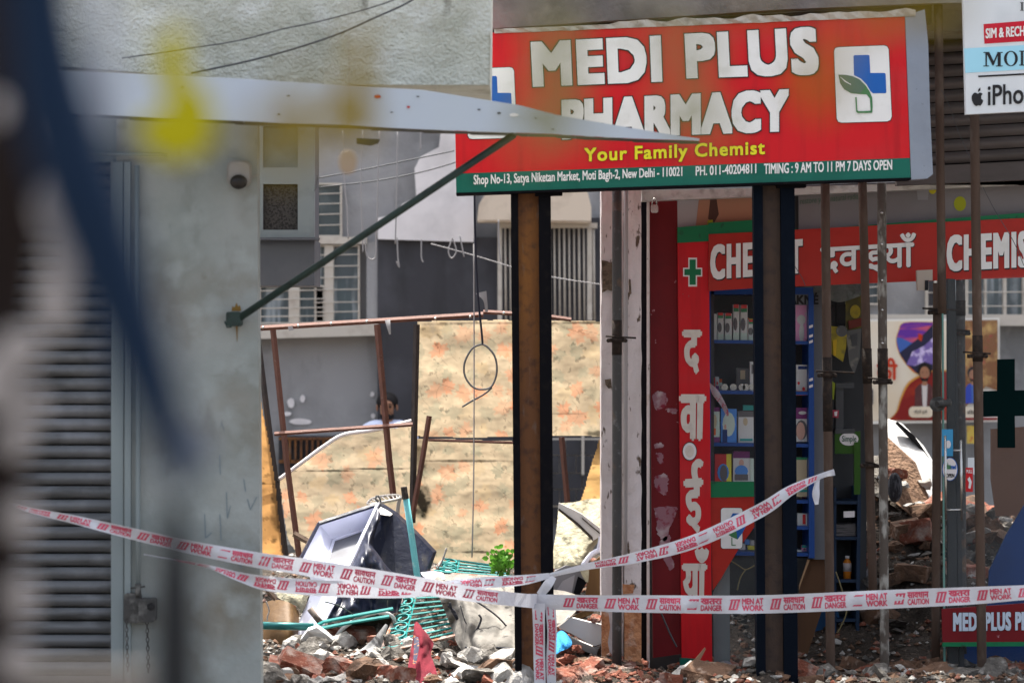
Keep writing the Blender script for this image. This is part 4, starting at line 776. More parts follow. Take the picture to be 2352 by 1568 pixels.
def cross(cx, cy, w_, h_, a): return [(cx-a, cy-h_), (cx+a, cy-h_), (cx+a, cy-a), (cx+w_, cy-a), (cx+w_, cy+a), (cx+a, cy+a), (cx+a, cy+h_), (cx-a, cy+h_), (cx-a, cy+a), (cx-w_, cy+a), (cx-w_, cy-a), (cx-a, cy-a)]
g = G(); pol(g, VS, cross(1591, 625, 22, 33, 10), .002, 0); pol(g, VS, cross(1591, 625, 19, 29, 7), .0035, 1); g.obj('green_cross', [M['white_l'], M['green_b']], t)
g = G(); text(g, VS, 'द', [(1568, 757), (1611, 757), (1607, 860), (1572, 860)], .028, .006); text(g, VS, 'वा', [(1562, 905), (1620, 905), (1617, 1012), (1564, 1012)], .028, .006)
text(g, VS, 'ई', [(1570, 1056), (1614, 1052), (1612, 1225), (1576, 1225)], .026, .006); text(g, VS, 'याँ', [(1567, 1256), (1627, 1256), (1624, 1385), (1569, 1385)], .026, .006)
g.obj('lettering', M['cream_l'], t)
g = G(); pol(g, VS, ell(1584, 1036, 17, 22), .008, 1); pol(g, VS, ell(1584, 1036, 15.5, 20), .0095, 0); pol(g, VS, ell(1584, 1036, 10, 14), .011, 2); g.obj('round_sticker', [M['wall_w'], M['black_l'], M['cream_l']], t)
g = G(); g.px([(1562, 1510), (1600, 1512), (1600, 1536), (1562, 1536)], YS-.08, .03); g.obj('green_foot', M['green_s'], t)
# top posters
g = G(); g.px([(1500, 460), (1558, 458), (1558, 520), (1500, 524)], YS+.03, .02); g.px([(1556, 452), (1735, 445), (1735, 515), (1556, 524)], YS+.0, .02); g.obj('beauty_poster', mat('pale_poster', (.42, .38, .4), .5), t)
g = G(); pt = flat(YS); pol(g, pt, q(2, 1430, 1300, 1480, 1290, 1785, 1270, 1785, 1460, 1620, 1475, 1410, 1475), .002, 0); pol(g, pt, q(2, 1505, 1300, 1545, 1295, 1560, 1400, 1530, 1455, 1490, 1430), .004, 1); pol(g, pt, q(2, 1487, 1440, 1520, 1435, 1525, 1475, 1485, 1475), .006, 2); g.obj('printed_face', [simple('printed_skin', (.45, .22, .14)), simple('printed_brown_hair', (.09, .04, .03)), simple('printed_lime', (.4, .42, .02))], t)
g = G(); g.px([(1835, 425), (2560, 405), (2560, 500), (1835, 535)], YS, .02); g.obj('white_poster', mat('grey_white_poster', (.21, .2, .21), .5, 0, [((.18, .17, .18), 3, .5, .8)]), t)
g = G(); text(g, pt, 'restore your natural radiance', [(1838, 455), (1990, 442), (1990, 460), (1838, 474)], 0, .004, 0); g.obj('lettering', M['greyg'], t)
g = G(); pol(g, pt, ell(2205, 468, 14, 17), .003, 0); pol(g, pt, q(13, 1125, 30, 1210, 28, 1210, 60, 1128, 62), .003, 0); pol(g, pt, ell(2142, 430, 10, 16), .003, 2); pol(g, pt, q(13, 1128, 62, 1210, 60, 1200, 130, 1135, 130), .003, 1); g.obj('lime_dots', [simple('lime_print', (.35, .38, .01)), simple('grey_jar_print', (.26, .26, .28)), simple('yellow_print', (.5, .45, .02))], t)
# padlock
t = thing('padlock', 'small steel padlock hanging from the whitewashed lintel', 'padlock', P(1503, 490, YS-.18))
g = G(); g.px(rr(1495, 470, 1512, 489, 5), YS-.2, .03); g.obj('lock_body', M['chrome'], t)
g = G(); g.tube([P(1498, 472, YS-.185), P(1498, 460, YS-.185), P(1503, 455, YS-.185), P(1508, 460, YS-.185), P(1508, 472, YS-.185)], .004, 6); g.obj('shackle', M['chrome'], t)

# ---- partition inside and cabinet
g = G(); g.px([(1640, 440), (1975, 420), (1978, 1600), (1640, 1600)], 17.45, .06); g.px([(1478, 440), (1640, 440), (1640, 1600), (1478, 1600)], 16.6, .06); g.obj('partition_wall', M['intwall'], None, 'dark grey partition wall inside the pharmacy behind the racks', 'partition')
YC = 16.75
t = thing('display_cabinet', 'glass display cabinet with blue shelves of boxed products beside the red Hindi column', 'cabinet', P(1750, 1300, YC))
g = G()
g.px([(1630, 660), (1868, 660), (1868, 676), (1630, 676)], YC-.15, .4); g.px([(1857, 672), (1869, 672), (1871, 1281), (1858, 1281)], YC-.155, .38); g.px([(1628, 662), (1633, 662), (1633, 1110), (1628, 1110)], YC-.155, .38); g.obj('cabinet_frame', M['blue_f'], t)
g = G(); g.rect(1633, 676, 1857, 1281, YC+.24, .02); g.obj('cabinet_back', M['intwall'], t)
for y in (787, 903, 1023, 1152, 1212, 1273): g = G(); g.px([(1633, y-7), (1857, y-7+3), (1857, y+4), (1633, y+1)], YC-.14, .36); g.obj('shelf', M['blue_f'], t)
g = G(); g.rect(1795, 676, 1857, 700, YC-.13, .01); g.obj('header_card', mat('grey_card', (.18, .2, .22), .5), t)
g = G(); text(g, flat(YC-.13), 'LAKMÉ', [(1800, 672), (1880, 672), (1880, 699), (1800, 699)], .03, .004); g.obj('lettering', M['black_l'], t)
g = G()
for y in (748, 770, 783, 870, 885): g.px([(1858.5, y), (1867, y-3), (1867, y+3), (1858.5, y+6)], YC-.16, .004)
g.obj('white_tags', M['wall_w'], t)
g = G(); g.px([(1865, 676), (1896, 674), (1899, 1284), (1870, 1284)], YC-.1, .3); g.obj('side_panel', M['panelw'], t)
g = G(); g.rect(1900, 690, 1990, 1500, YC+.35, .02); g.obj('rear_panel', M['intwall'], t)
BM = dict(white=simple('carton_white', (.45, .47, .45)), red=simple('carton_red', (.45, .03, .03)), green=simple('carton_green', (.03, .18, .08)), grey=simple('carton_grey', (.1, .1, .1)), pink=mat('carton_pink', (.55, .25, .4), .5, 0, [((.65, .5, .58), 22, .5, .65)]),
          blue=simple('carton_blue', (.06, .2, .5)), purple=simple('carton_purple', (.14, .03, .12)), skinp=simple('carton_skin', (.45, .28, .22)), orange=simple('carton_orange', (.55, .1, .02)), teal=simple('carton_teal', (.03, .25, .22)), yellow=simple('carton_yellow', (.55, .5, .05)), tan=simple('carton_tan', (.4, .34, .22)), navy=simple('carton_navy', (.01, .03, .12)), lt=simple('carton_light_green', (.4, .5, .43)))
for m_ in BM.values():
    for n_ in m_.node_tree.nodes:
        if n_.type == 'RGB': c_ = n_.outputs[0].default_value; n_.outputs[0].default_value = (min(.8, c_[0]*1.5), min(.8, c_[1]*1.5), min(.8, c_[2]*1.5), 1)
BL = list(BM); BML = [BM[k] for k in BL]
def carton(label, x0, y0, x1, y1, base, prints, Y=YC-.05, name='product_box'):
    g = G(); g.px([(x0, y0), (x1, y0+1), (x1, y1), (x0, y1)], Y, .05, BL.index(base)); pl = flat(Y); o = .001
    for (kind, a, b_, c, d_) in prints:
        x_0, y_0, x_1, y_1 = x0+(x1-x0)*a, y0+(y1-y0)*b_, x0+(x1-x0)*c, y0+(y1-y0)*d_; o += .0009
        pts = ell((x_0+x_1)/2, (y_0+y_1)/2, (x_1-x_0)/2, (y_1-y_0)/2, 12) if kind[0] == 'o' else [(x_0, y_0), (x_1, y_0), (x_1, y_1), (x_0, y_1)]
        pol(g, pl, pts, o, BL.index(kind[1:]), .0006)
    return g.obj(name, BML, None, label, 'box', 'boxed products in the glass cabinet')
tall = [('-red', .08, .0, .92, .1), ('-green', .08, .1, .92, .2), ('ogrey', .0, .36, .7, .72), ('-lt', .0, .78, 1, 1)]
for i, (x0, y0, x1) in enumerate(((1631, 720, 1647), (1648, 718, 1662), (1665, 719, 1681), (1684, 699, 1698), (1701, 700, 1717), (1719, 734, 1734))):
    carton(('white and red upright carton first from the left on the top shelf', 'short white carton with red cap second on the top shelf', 'short white carton with red cap third on the top shelf', 'tall white carton with red cap fourth on the top shelf', 'tall white carton with red cap fifth on the top shelf', 'low white carton beside the navy post on the top shelf')[i], x0, y0, x1, 780+i*.7, 'white', tall if i else [('-red', .1, .1, .5, .5), ('-red', .1, .75, .5, .9)])
for i, x in enumerate((1664, 1684, 1704, 1713, 1727)):
    g = G(); c = P(x, 889, YC-.05); g.tube([c+Vector((0, -.01, 0)), c+Vector((0, .05, 0))], wpx(8, YC), 12); g.obj('metal_tin', M['chrome'], None, 'small round silver tin on the second cabinet shelf, '+('first', 'second', 'third', 'fourth', 'fifth')[i]+' from the left', 'tin', 'round silver tins in the cabinet')
carton('slim white carton with red dot on the second shelf', 1723, 830, 1734, 900, 'white', [('ored', .2, .85, .9, .95), ('-grey', .3, .1, .8, .4)])
carton('dark brown framed box standing at the back of the second shelf', 1692, 845, 1720, 896, 'grey', [('-tan', .3, .1, .7, .5)], YC+.1)
carton('white and purple support carton with a printed figure on the third shelf', 1631, 935, 1653, 1015, 'lt', [('-purple', 0, 0, 1, .12), ('otan', .2, .2, .7, .6), ('-orange', .1, .6, .6, .8), ('-purple', 0, .85, 1, 1)])
carton('blue carton with white curve in the middle of the third shelf', 1656, 938, 1692, 1018, 'blue', [('olt', .1, .1, .9, .8), ('-navy', .1, .6, .4, 1), ('oskinp', .2, .45, .35, .6)])
carton('white carton with printed person and teal tab on the third shelf', 1696, 944, 1732, 1018, 'white', [('-grey', 0, 0, 1, .18), ('otan', .3, .2, .6, .45), ('-white', .2, .45, .8, .9), ('-teal', .1, .85, .9, .92)])
carton('small teal tab card above the third shelf cartons', 1707, 930, 1734, 942, 'teal', [], YC)
carton('red and yellow knee support carton on the fourth shelf', 1642, 1042, 1680, 1105, 'red', [('-yellow', .7, 0, 1, 1), ('oblue', .15, .35, .85, 1.0), ('ogrey', .3, .4, .75, 1.0)])
carton('maroon and white belt carton with printed man on the fourth shelf', 1684, 1036, 1722, 1106, 'white', [('-purple', 0, 0, 1, .22), ('oskinp', .35, .26, .65, .5), ('oblue', .1, .45, .9, .85), ('-grey', .1, .75, .9, .95)])
carton('pale green carton beside the navy post on the fourth shelf', 1723, 1052, 1735, 1106, 'lt', [])
carton('pink carton with printed white pump behind the navy post', 1824, 700, 1857, 791, 'pink', [('-red', 0, .42, .08, .5), ('owhite', .2, .25, .8, .5), ('owhite', .35, .45, .7, .95)])
carton('white and orange carton with navy label on the right shelf', 1829, 837, 1856, 908, 'white', [('-navy', .15, .05, 1, .15), ('-orange', 0, .85, 1, 1), ('ored', .1, .55, .3, .65), ('ored', .5, .72, .75, .84)])
carton('purple collar carton with printed woman face', 1822, 936, 1856, 1014, 'white', [('-purple', 0, 0, 1, .33), ('ogrey', .15, .36, .95, .95), ('oskinp', .2, .42, .8, .95), ('owhite', .35, .1, .9, .2)])
carton('tan carton with green foot below the purple carton', 1824, 1050, 1854, 1140, 'tan', [('-green', 0, .0, 1, .06), ('-teal', 0, .82, 1, .88)])
carton('white and red carton low on the right shelf', 1832, 1178, 1855, 1206, 'white', [('-red', .5, .1, .8, .9)])
carton('small white carton on the lowest right shelf', 1830, 1262, 1842, 1272, 'white', [])
for i, (x0, y0, x1, y1, c_) in enumerate(((1700, 1248, 1712, 1262, 'white'), (1712, 1238, 1722, 1250, 'blue'), (1718, 1252, 1734, 1262, 'yellow'), (1724, 1240, 1734, 1252, 'white'))):
    carton(('small white carton behind the slanting glass edge', 'small blue carton behind the slanting glass edge', 'small yellow carton behind the slanting glass edge', 'tiny white carton next to the navy post foot')[i], x0, y0, x1, y1, c_, [], YC)
rs = random.Random(31); cols = ['white', 'lt', 'purple', 'blue', 'teal', 'orange', 'pink', 'tan', 'yellow', 'red']
for row, (x0, x1, yb, hh, Yr, nm) in enumerate(((1828, 1855, 1149, 26, YC+.02, 'fifth right shelf'), (1828, 1850, 1209, 24, YC+.05, 'sixth right shelf'), (1842, 1856, 1271, 20, YC, 'lowest right shelf'), (1634, 1662, 897, 38, YC+.1, 'back of the second shelf'), (1636, 1734, 1016, 60, YC+.1, 'back of the third shelf'), (1724, 1735, 1104, 40, YC+.08, 'back of the fourth shelf'), (1634, 1734, 778, 52, YC+.12, 'back of the top shelf'), (1690, 1735, 1208, 20, YC+.02, 'low shelf behind the slanting edge'))):
    x = x0; n_ = 0
    while x < x1-5:
        wd_ = rs.uniform(6, 14); h_ = hh*rs.uniform(.65, 1); c1 = cols[(row*3+n_) % 10]; c2 = cols[(row*5+n_*3+4) % 10]; n_ += 1
        carton('%s and %s carton, %s along the %s' % (c1.replace('lt', 'pale green'), c2.replace('lt', 'pale green'), ('first', 'second', 'third', 'fourth', 'fifth', 'sixth', 'seventh', 'eighth', 'ninth', 'tenth', 'eleventh', 'twelfth', 'thirteenth', 'fourteenth')[n_-1], nm), x, yb-h_, min(x+wd_, x1), yb, c1, [('-'+c2, 0, 0, 1, .3) if n_ % 2 else ('-'+c2, 0, .65, 1, 1), ('o'+rs.choice(('white', 'grey', 'red')), .25, .35, .75, .6)], Yr)
        x += wd_+rs.uniform(.6, 2.5)
t = thing('shop_counter', 'red and green glass-fronted cabinet base with printed logo cut off diagonally', 'counter', P(1690, 1530, YS))
g = G(); g.px([(1631, 1106), (1736, 1106), (1736, 1140), (1631, 1142)], YS-.03, .05); g.obj('green_band', M['green_b'], t)
g = G(); g.px([(1631, 1142), (1736, 1140), (1736, 1205), (1700, 1255), (1672, 1300), (1655, 1330), (1637, 1355)], YS-.02, .012); g.obj('red_panel', M['red_o'], t)
VL = flat(YS-.02)
def lf(x, y): return (1655+(x-1917)*.56, 1166+(y-107)*.53)
g = G()
for k, (pts, mi) in enumerate(((rr(1655, 1165, 1706, 1260, 7), 1), (rr(1656, 1166, 1705, 1259, 6), 0), ([(1683, 1178), (1700, 1178), (1702, 1200), (1716, 1202), (1706, 1222), (1694, 1238), (1684, 1218), (1668, 1205)], 2), ([(1662, 1210), (1680, 1206), (1692, 1222), (1694, 1238), (1680, 1232), (1668, 1224)], 4), ([(1680, 1234), (1682, 1234), (1682, 1250), (1690, 1250), (1690, 1252), (1680, 1252)], 4))):
    pol(g, VL, pts, .002+k*.0012, mi, .0006)
g.obj('logo', [M['white_l'], M['black_l'], M['blue_l'], M['greyg'], M['leafg']], t)
g = G(); g.px([(1637, 1106), (1736, 1106), (1740, 1560), (1640, 1560)], YS+.0, .006); g.obj('glass', M['glass'], t)
g = G(); g.px([(1638, 1360), (1676, 1295), (1677, 1560), (1640, 1560)], YS+.06, .01); g.obj('grey_inner_panel', mat('dusty_grey_panel', (.14, .16, .16), .6, 0, [((.22, .24, .23), 4, .5, .8)]), t)
g = G(); g.rect(1560, 1440, 1980, 1700, 17.3, .03); g.obj('base_back', M['dark'], t)
g = G(); g.rect(1633, 676, 1736, 1106, YC-.2, .005); g.obj('cabinet_glass', M['glass'], None, 'clear glass front of the product cabinet', 'glass pane')
for i, pts in enumerate((q(22, 1625, 760, 1690, 800, 1735, 825, 1790, 800, 1829, 770), q(22, 1735, 825, 1700, 880, 1680, 960), q(23, 600, 840, 640, 960, 670, 1100, 610, 1240))):
    g = G(); pxtube(g, pts, 16.4, 3, 6); g.obj('loose_cord', simple('ochre_cord', (.18, .15, .07)), None, ('ochre cord strung across the cabinet base', 'ochre cord hanging below the knot behind the glass', 'ochre cord dangling beside the bottle shelf')[i], 'cord')
# taped streak on the glass
g = G(); patch(g, [[(1628, 875, YC-.22), (1632, 880, YC-.22)], [(1636, 905, YC-.22), (1652, 900, YC-.22)], [(1655, 930, YC-.22), (1672, 940, YC-.23)], [(1668, 955, YC-.22), (1673, 955, YC-.22)]], 5, 12, .01, 30); g.obj('crumpled_wrap', mat('silver_foil_wrap', (.4, .38, .42), .3, .3, [((.45, .1, .15), 60, .55, .62)]), None, 'crumpled silver wrapper stuck to the cabinet glass', 'wrapper')

# ---- items inside right of cabinet
YI = 16.9
def item(name, label, cat, parts, Y=YI, t=.02, group=None):
    g = G(); ms = []
    for i, (pts, m) in enumerate(parts): g.px(pts, Y-.006*i, t, i); ms.append(m)
    return g.obj(name, ms, None, label, cat, group)
Zr = lambda *c: [z5(c[i], c[i+1]) for i in range(0, len(c), 2)]
yp = mat('yellow_plastic_pack', (.42, .33, .02), .35, 0, [((.2, .17, .03), 20, .5, .7)]); bp = simple('black_pack', (.015, .015, .018)); cp = mat('clear_dull_plastic', (.12, .12, .12), .2, 0, [((.25, .24, .2), 20, .55, .7)]); gl = mat('grey_laminate', (.07, .073, .077), .5)
item('framed_picture', 'small black framed picture on the grey panel behind the brown pole', 'picture', [(Zr(255, 240, 415, 240, 415, 415, 255, 415), bp)], YI-.1)
item('blister_pack', 'black hanging blister pack right of the brown pole', 'pack', [(Zr(435, 240, 525, 240, 525, 445, 435, 445), bp)])
item('blister_pack', 'tall yellow-edged blister pack with torch hanging at the panel end', 'pack', [(Zr(525, 150, 680, 120, 680, 470, 600, 520, 525, 470), mat('smoky_yellow_pack', (.1, .09, .03), .4, 0, [((.2, .17, .02), 9, .5, .7)])), (ell(*z5(620, 310), 12, 16, 14), yp)])
item('blister_pack', 'yellow hanging pack with white bulb in front of the grey rack', 'pack', [(Zr(385, 450, 540, 470, 530, 660, 500, 800, 385, 720), yp), (ell(*z5(488, 500), 13, 13, 14), cp), (Zr(400, 590, 440, 580, 430, 740, 405, 740), simple('bright_yellow_item', (.7, .45, .02)))], YI-.05)
item('blister_pack', 'clear pack with grey handset hanging behind the leaning pole', 'pack', [(Zr(530, 500, 680, 470, 665, 760, 610, 920, 560, 820), cp), (Zr(570, 540, 640, 520, 640, 640, 590, 650), gl), (Zr(550, 400, 680, 370, 680, 450, 560, 480), simple('dull_red_card', (.16, .03, .02)))], YI-.02)
item('price_strip', 'thin yellow hanging strip left of the brown pole clamp', 'strip', [(Zr(245, 830, 285, 840, 270, 1120, 250, 1140), simple('lime_strip', (.28, .3, .02)))], YI-.12)
item('price_strip', 'thin lime hanging strip right of the brown pole clamp', 'strip', [(Zr(395, 990, 425, 1010, 410, 1170, 395, 1170), simple('lime_strip_two', (.25, .3, .02)))], YI-.12)
item('label_card', 'small red and white card stuck on the grey rack', 'card', [(Zr(400, 1270, 460, 1275, 455, 1350, 400, 1345), simple('red_white_card', (.4, .05, .08))), (Zr(415, 1290, 445, 1285, 440, 1330, 418, 1330), M['wall_w'])], YI-.12)
t = thing('display_rack', 'dark blue display rack with green header holding papers and an orange bottle', 'rack', P(1945, 1500, YI))
g = G(); g.px([(1970, 1120), (1978, 1120), (1972, 1560), (1964, 1560)], YI-.1, .3); g.px([(1915, 1120), (1921, 1120), (1921, 1560), (1915, 1560)], YI-.08, .3); g.obj('rack_side', M['blue_d'], t)
for y in (1150, 1232, 1330, 1420): g = G(); g.px([(1918, y), (1972, y), (1972, y+7), (1918, y+7)], YI-.09, .28); g.obj('shelf', M['blue_d'], t)
g = G(); g.px(Zr(420, 1490, 670, 1480, 670, 1700, 420, 1700), YI-.1, .02); g.px([(1962, 1015), (1976, 1015), (1976, 1135), (1962, 1135)], YI-.12, .03); g.obj('green_header', mat('bright_green_board', (.03, .1, .006), .5), t)
g = G(); pol(g, flat(YI-.1), ell(1950, 1008, 22, 15, 16), .006, 0); text(g, flat(YI-.1), 'Simple', [(1934, 1000), (1967, 1000), (1967, 1018), (1934, 1018)], .01, .012, 1); g.obj('oval_badge', [M['wall_w'], M['greyg']], t)
g = G(); g.px(Zr(430, 1010, 610, 1005, 610, 1055, 430, 1060), YI-.1, .2); g.px(Zr(425, 1460, 615, 1455, 615, 1500, 425, 1505), YI-.11, .2); g.px(Zr(430, 1060, 505, 1060, 505, 1460, 430, 1460), YI-.08, .1); g.obj('grey_shelf', gl, t)
item('paper_stack', 'pale stack of papers on the dark blue rack shelf', 'papers', [([(1921, 1204), (1965, 1202), (1965, 1230), (1921, 1230)], mat('paper_edges', (.14, .13, .13), .8, 0, [((.05, .05, .05), 120, .5, .6, (.1, .1, 1))]))], YI-.05, .15)
item('label_card', 'small white card on the dark blue rack', 'card', [([(1938, 1174), (1963, 1173), (1963, 1187), (1938, 1188)], M['wall_w'])], YI-.1)
t = thing('bottle', 'white-capped orange liquid bottle standing on the rack shelf', 'bottle', P(1946, 1329, YI-.02))
def lathe(g, px, prof, Y, mi=0): g.tube([P(px, y, Y) for y, r in prof], [wpx(r, Y) for y, r in prof], 14, mi)
g = G(); lathe(g, 1946, [(1329, 9.5), (1300, 9.5), (1289, 9), (1284, 5), (1282, 4)], YI-.02); g.obj('bottle_body', mat('orange_syrup', (.55, .18, .02), .2), t)
g = G(); lathe(g, 1946, [(1311, 9.9), (1292, 9.9)], YI-.02); g.obj('bottle_label', simple('pale_label', (.4, .36, .36)), t)
g = G(); lathe(g, 1946, [(1282, 5), (1276, 5)], YI-.02); g.obj('cap', M['wall_w'], t)
item('plywood_board', 'brown plywood board leaning under the grey side panel', 'board', [(q(23, 420, 760, 525, 760, 540, 1000, 400, 1420, 355, 1400, 350, 1100, 360, 960), mat('dark_brown_plywood', (.1, .05, .025), .8, 0, [((.06, .03, .018), 9, .5, .8, ST)]))], 16.7)
item('timber_strip', 'pale timber strip leaning beside the brown plywood board', 'strip', [(q(23, 415, 760, 430, 762, 372, 920, 360, 960, 360, 930), simple('pale_timber', (.35, .22, .12)))], 16.65)
item('blue_bag', 'dark blue plastic bag under the display rack', 'bag', [(crs(q(23, 450, 1240, 470, 1120, 520, 1040, 600, 1060, 625, 1200, 560, 1250, 480, 1255), 4), simple('blue_plastic', (.008, .06, .16)))], 16.9, .1)
t = thing('plastic_pipe', 'grey plastic pipe leaning behind the paint-splashed pole', 'pipe', P(1985, 1360, 17.2))
g = G(); pxtube(g, q(23, 760, 950, 800, 870, 840, 780, 850, 690), 17.2, 11, 10); g.obj('tube', M['plas_g'], t)
item('wall_switch', 'cream plastic switch box with dangling plug under the CHEMIST banner', 'switch box', [(q(13, 1130, 590, 1232, 585, 1232, 655, 1182, 655, 1180, 720, 1135, 722), simple('cream_plastic', (.42, .36, .3))), (q(13, 1182, 655, 1206, 655, 1204, 720, 1182, 720), bp)], 15.95, .05)
g = G(); patch(g, [[(1838, 660, 16.9), (1900, 655, 16.9), (1985, 648, 16.9)], [(1840, 668, 16.85), (1915, 682, 16.85), (1980, 670, 16.85)], [(1880, 676, 16.85), (1925, 694, 16.83), (1975, 680, 16.85)]], 20, 10, .02, 20); g.obj('foil_sheet', mat('grey_foam_wrap', (.25, .28, .27), .7, 0, [((.15, .18, .17), 30, .5, .7)], (40, .01)), None, 'grey foam wrap bulging below the CHEMIST banner', 'foam wrap')

# ---- glass door
t = thing('glass_door', 'clear glass shop door with steel handle and round stickers at the right', 'door', P(2260, 1560, 15.8))
g = G(); g.px([(2166, 642), (2600, 620), (2600, 1700), (2172, 1700)], 15.8, .01); g.obj('glass', M['glass'], t)
g = G(); g.px([(2163, 642), (2167, 642), (2173, 1700), (2168, 1700)], 15.795, .02); g.obj('glass_edge', M['glass_e'], t)
g = G(); g.px([(2176, 640), (2190, 640), (2204, 1720), (2178, 1720)], 15.88, .04); g.px([(2190, 641), (2194, 641), (2220, 1720), (2206, 1720)], 15.9, .04); g.obj('stile', mat('grey_door_stile', (.028, .03, .032), .5, .1, [((.05, .052, .055), 4, .5, .8, ST)]), t)
g = G(); Yh = 15.72
g.tube([P(2171, 1000, Yh), P(2173, 1192, Yh)], wpx(6, Yh)/2, 8); g.tube([P(2207, 1010, Yh), P(2209, 1194, Yh)], wpx(6, Yh)/2, 8); g.tube([P(2172, 1171, Yh), P(2210, 1170, Yh)], wpx(5, Yh)/2, 8); g.tube([P(2190, 1034, Yh), P(2210, 1034, Yh)], wpx(5, Yh)/2, 8); g.obj('handle', M['chrome'], t)
GP = flat(15.795)
g = G(); pol(g, GP, ell(2182, 1077, 18, 27), .003, 1); pol(g, GP, ell(2182, 1077, 16.5, 25.5), .0042, 0); text(g, GP, 'seba', [(2169, 1063), (2184, 1063), (2184, 1077), (2169, 1077)], .03, .006, 2); text(g, GP, 'med', [(2184, 1066), (2196, 1066), (2196, 1077), (2184, 1077)], .03, .006, 1); text(g, GP, 'OPEN', [(2173, 1087), (2192, 1087), (2192, 1096), (2173, 1096)], .03, .006, 3); g.obj('round_sticker', [M['wall_w'], M['blue_l'], M['leafg'], M['black_l']], t)
g = G(); pol(g, GP, q(23, 1293, -90, 1365, -90, 1365, 85, 1293, 85), .003, 0); pol(g, GP, ell(2178, 1020, 6, 9), .0045, 1); g.obj('blue_sticker', [mat('sky_blue_sticker', (.05, .3, .55), .5), M['wall_w']], t)
g = G(); pol(g, GP, q(23, 1448, 160, 1495, 160, 1495, 318, 1448, 318), .003, 0); text(g, GP, 'PULL', [(2220, 1078), (2233, 1078), (2233, 1086), (2220, 1086)], .02, .005, 1); pol(g, GP, [(2222, 1100), (2227, 1094), (2232, 1106), (2229, 1122), (2224, 1120), (2226, 1108)], .005, 1); g.obj('pull_sticker', [M['red'], M['wall_w']], t)
g = G(); pol(g, GP, q(23, 1462, 95, 1510, 95, 1510, 210, 1462, 180), .002, 0); g.obj('white_sticker', M['white_p'], t)
g = G(); c = P(2152, 928, 15.7); g.tube([c, c+Vector((.02, .07, 0))], wpx(17, 15.7), 18); g.tube([P(2152, 928, 15.66), P(2182, 924, 15.7)], wpx(8, 15.7), 12); g.obj('lock', M['grime'], t)
g = G(); pol(g, GP, [(2290, 825), (2331, 824), (2331, 896), (2400, 895), (2400, 954), (2331, 955), (2332, 1028), (2291, 1028), (2291, 956), (2258, 957), (2258, 898), (2290, 897)], .003, 0); g.obj('green_cross', M['dkgreen'], t)
t = thing('lower_board', 'small red board with green stripe lettered MEDI PLUS PHARMACY at the bottom right', 'sign', P(2280, 1490, 15.7))
LB = Pl((2165, 1480, 15.68), (2352, 1478, 15.66), (2163, 1400, 15.68))
g = G(); g.slab([LB.hit(*p) for p in [(2163, 1398), (2600, 1368), (2600, 1472), (2165, 1474)]], (0, .02, 0)); g.obj('board', M['red_d'], t)
g = G(); g.slab([LB.hit(*p) for p in [(2165, 1474), (2600, 1471), (2600, 1482), (2165, 1484)]], (0, .02, 0)); g.obj('green_stripe', M['green_b'], t)
g = G(); text(g, LB, 'MEDI PLUS PHARMACY', [(2190, 1406), (2478, 1402), (2478, 1445), (2190, 1449)], .03, .005, 0, 1.1, .012); g.obj('lettering', [M['cyan_l'] if 0 else mat('pale_blue_white_lettering', (.5, .58, .68), .5), M['black_l']], t)
g = G(); g.px([(2420, 1100), (2352, 1160), (2310, 1230), (2272, 1310), (2268, 1395), (2240, 1440), (2205, 1478), (2212, 1510), (2270, 1540), (2352, 1572), (2600, 1590), (2600, 1100)], 16.3, .02); g.obj('blue_board', M['blue_b'], None, 'slanting blue board behind the glass door at the right edge', 'board')
g = G(); g.px([(2276, 985), (2420, 975), (2420, 1160), (2352, 1182), (2288, 1185), (2276, 1100)], 17.2, .02); g.obj('tan_board', M['tan'], None, 'tan brown board behind the dark green cross', 'board')
# broken slab sunlit inside
t = thing('broken_slab', 'broken white-faced wall slab leaning on the rubble inside the shop', 'broken slab', P(2090, 1180, 18.9))
g = G(); g.slab([P(2035, 960, 18.9), P(2062, 968, 18.9), P(2110, 1018, 18.8), P(2142, 1070, 18.65), P(2150, 1170, 18.35), P(2131, 1142, 18.4), P(2100, 1064, 18.58), P(2040, 1006, 18.72)], (.05, .12, -.02)); g.obj('white_face', M['paper'], t)
g = G(); g.slab([P(2036, 1003, 18.68), P(2100, 1062, 18.52), P(2131, 1142, 18.36), P(2150, 1180, 18.25), P(2100, 1190, 18.1), P(2040, 1140, 18.15)], (.05, .2, .0)); g.obj('brick_core', mat('brown_broken_masonry', (.2, .12, .075), .95, 0, [((.09, .05, .03), 14, .45, .7)], (40, .03)), t)
g = G(); g.px([(2062, 968), (2100, 1000), (2142, 1062), (2136, 1066), (2105, 1022), (2058, 972)], 18.75, .05); g.obj('dark_edge', M['dark'], t)

# ================================================================== DEBRIS IN THE GAP
def D(*c): return q(21, *c)
YD = 16.75
t = thing('refrigerator', 'crushed navy refrigerator lying open with a white inner lining', 'refrigerator', P(780, 1430, YD))
A_, B_, C_, D_ = D(515, 525, 905, 398, 700, 835, 385, 775)
a_, b_, c_, d_ = D(610, 637, 815, 566, 745, 742, 560, 790)
g = G(); rim = [P(*A_, YD+.3), P(*B_, YD+.42), P(*C_, YD-.25), P(*D_, YD-.25)]; inn = [P(*a_, YD+.42), P(*b_, YD+.5), P(*c_, YD+.08), P(*d_, YD+.08)]
g.add(rim+inn, [[0, 1, 5, 4], [1, 2, 6, 5], [2, 3, 7, 6], [3, 0, 4, 7]]); g.obj('inner_lining', M['lilac'], t)
g = G(); g.slab(inn, (0, .03, 0)); g.obj('inner_back', M['greyin'], t)
def strip(g, pts, wd, th, mi=0):
    for i in range(len(pts)-1): g.tube([pts[i], pts[i+1]], wd, 4, mi)
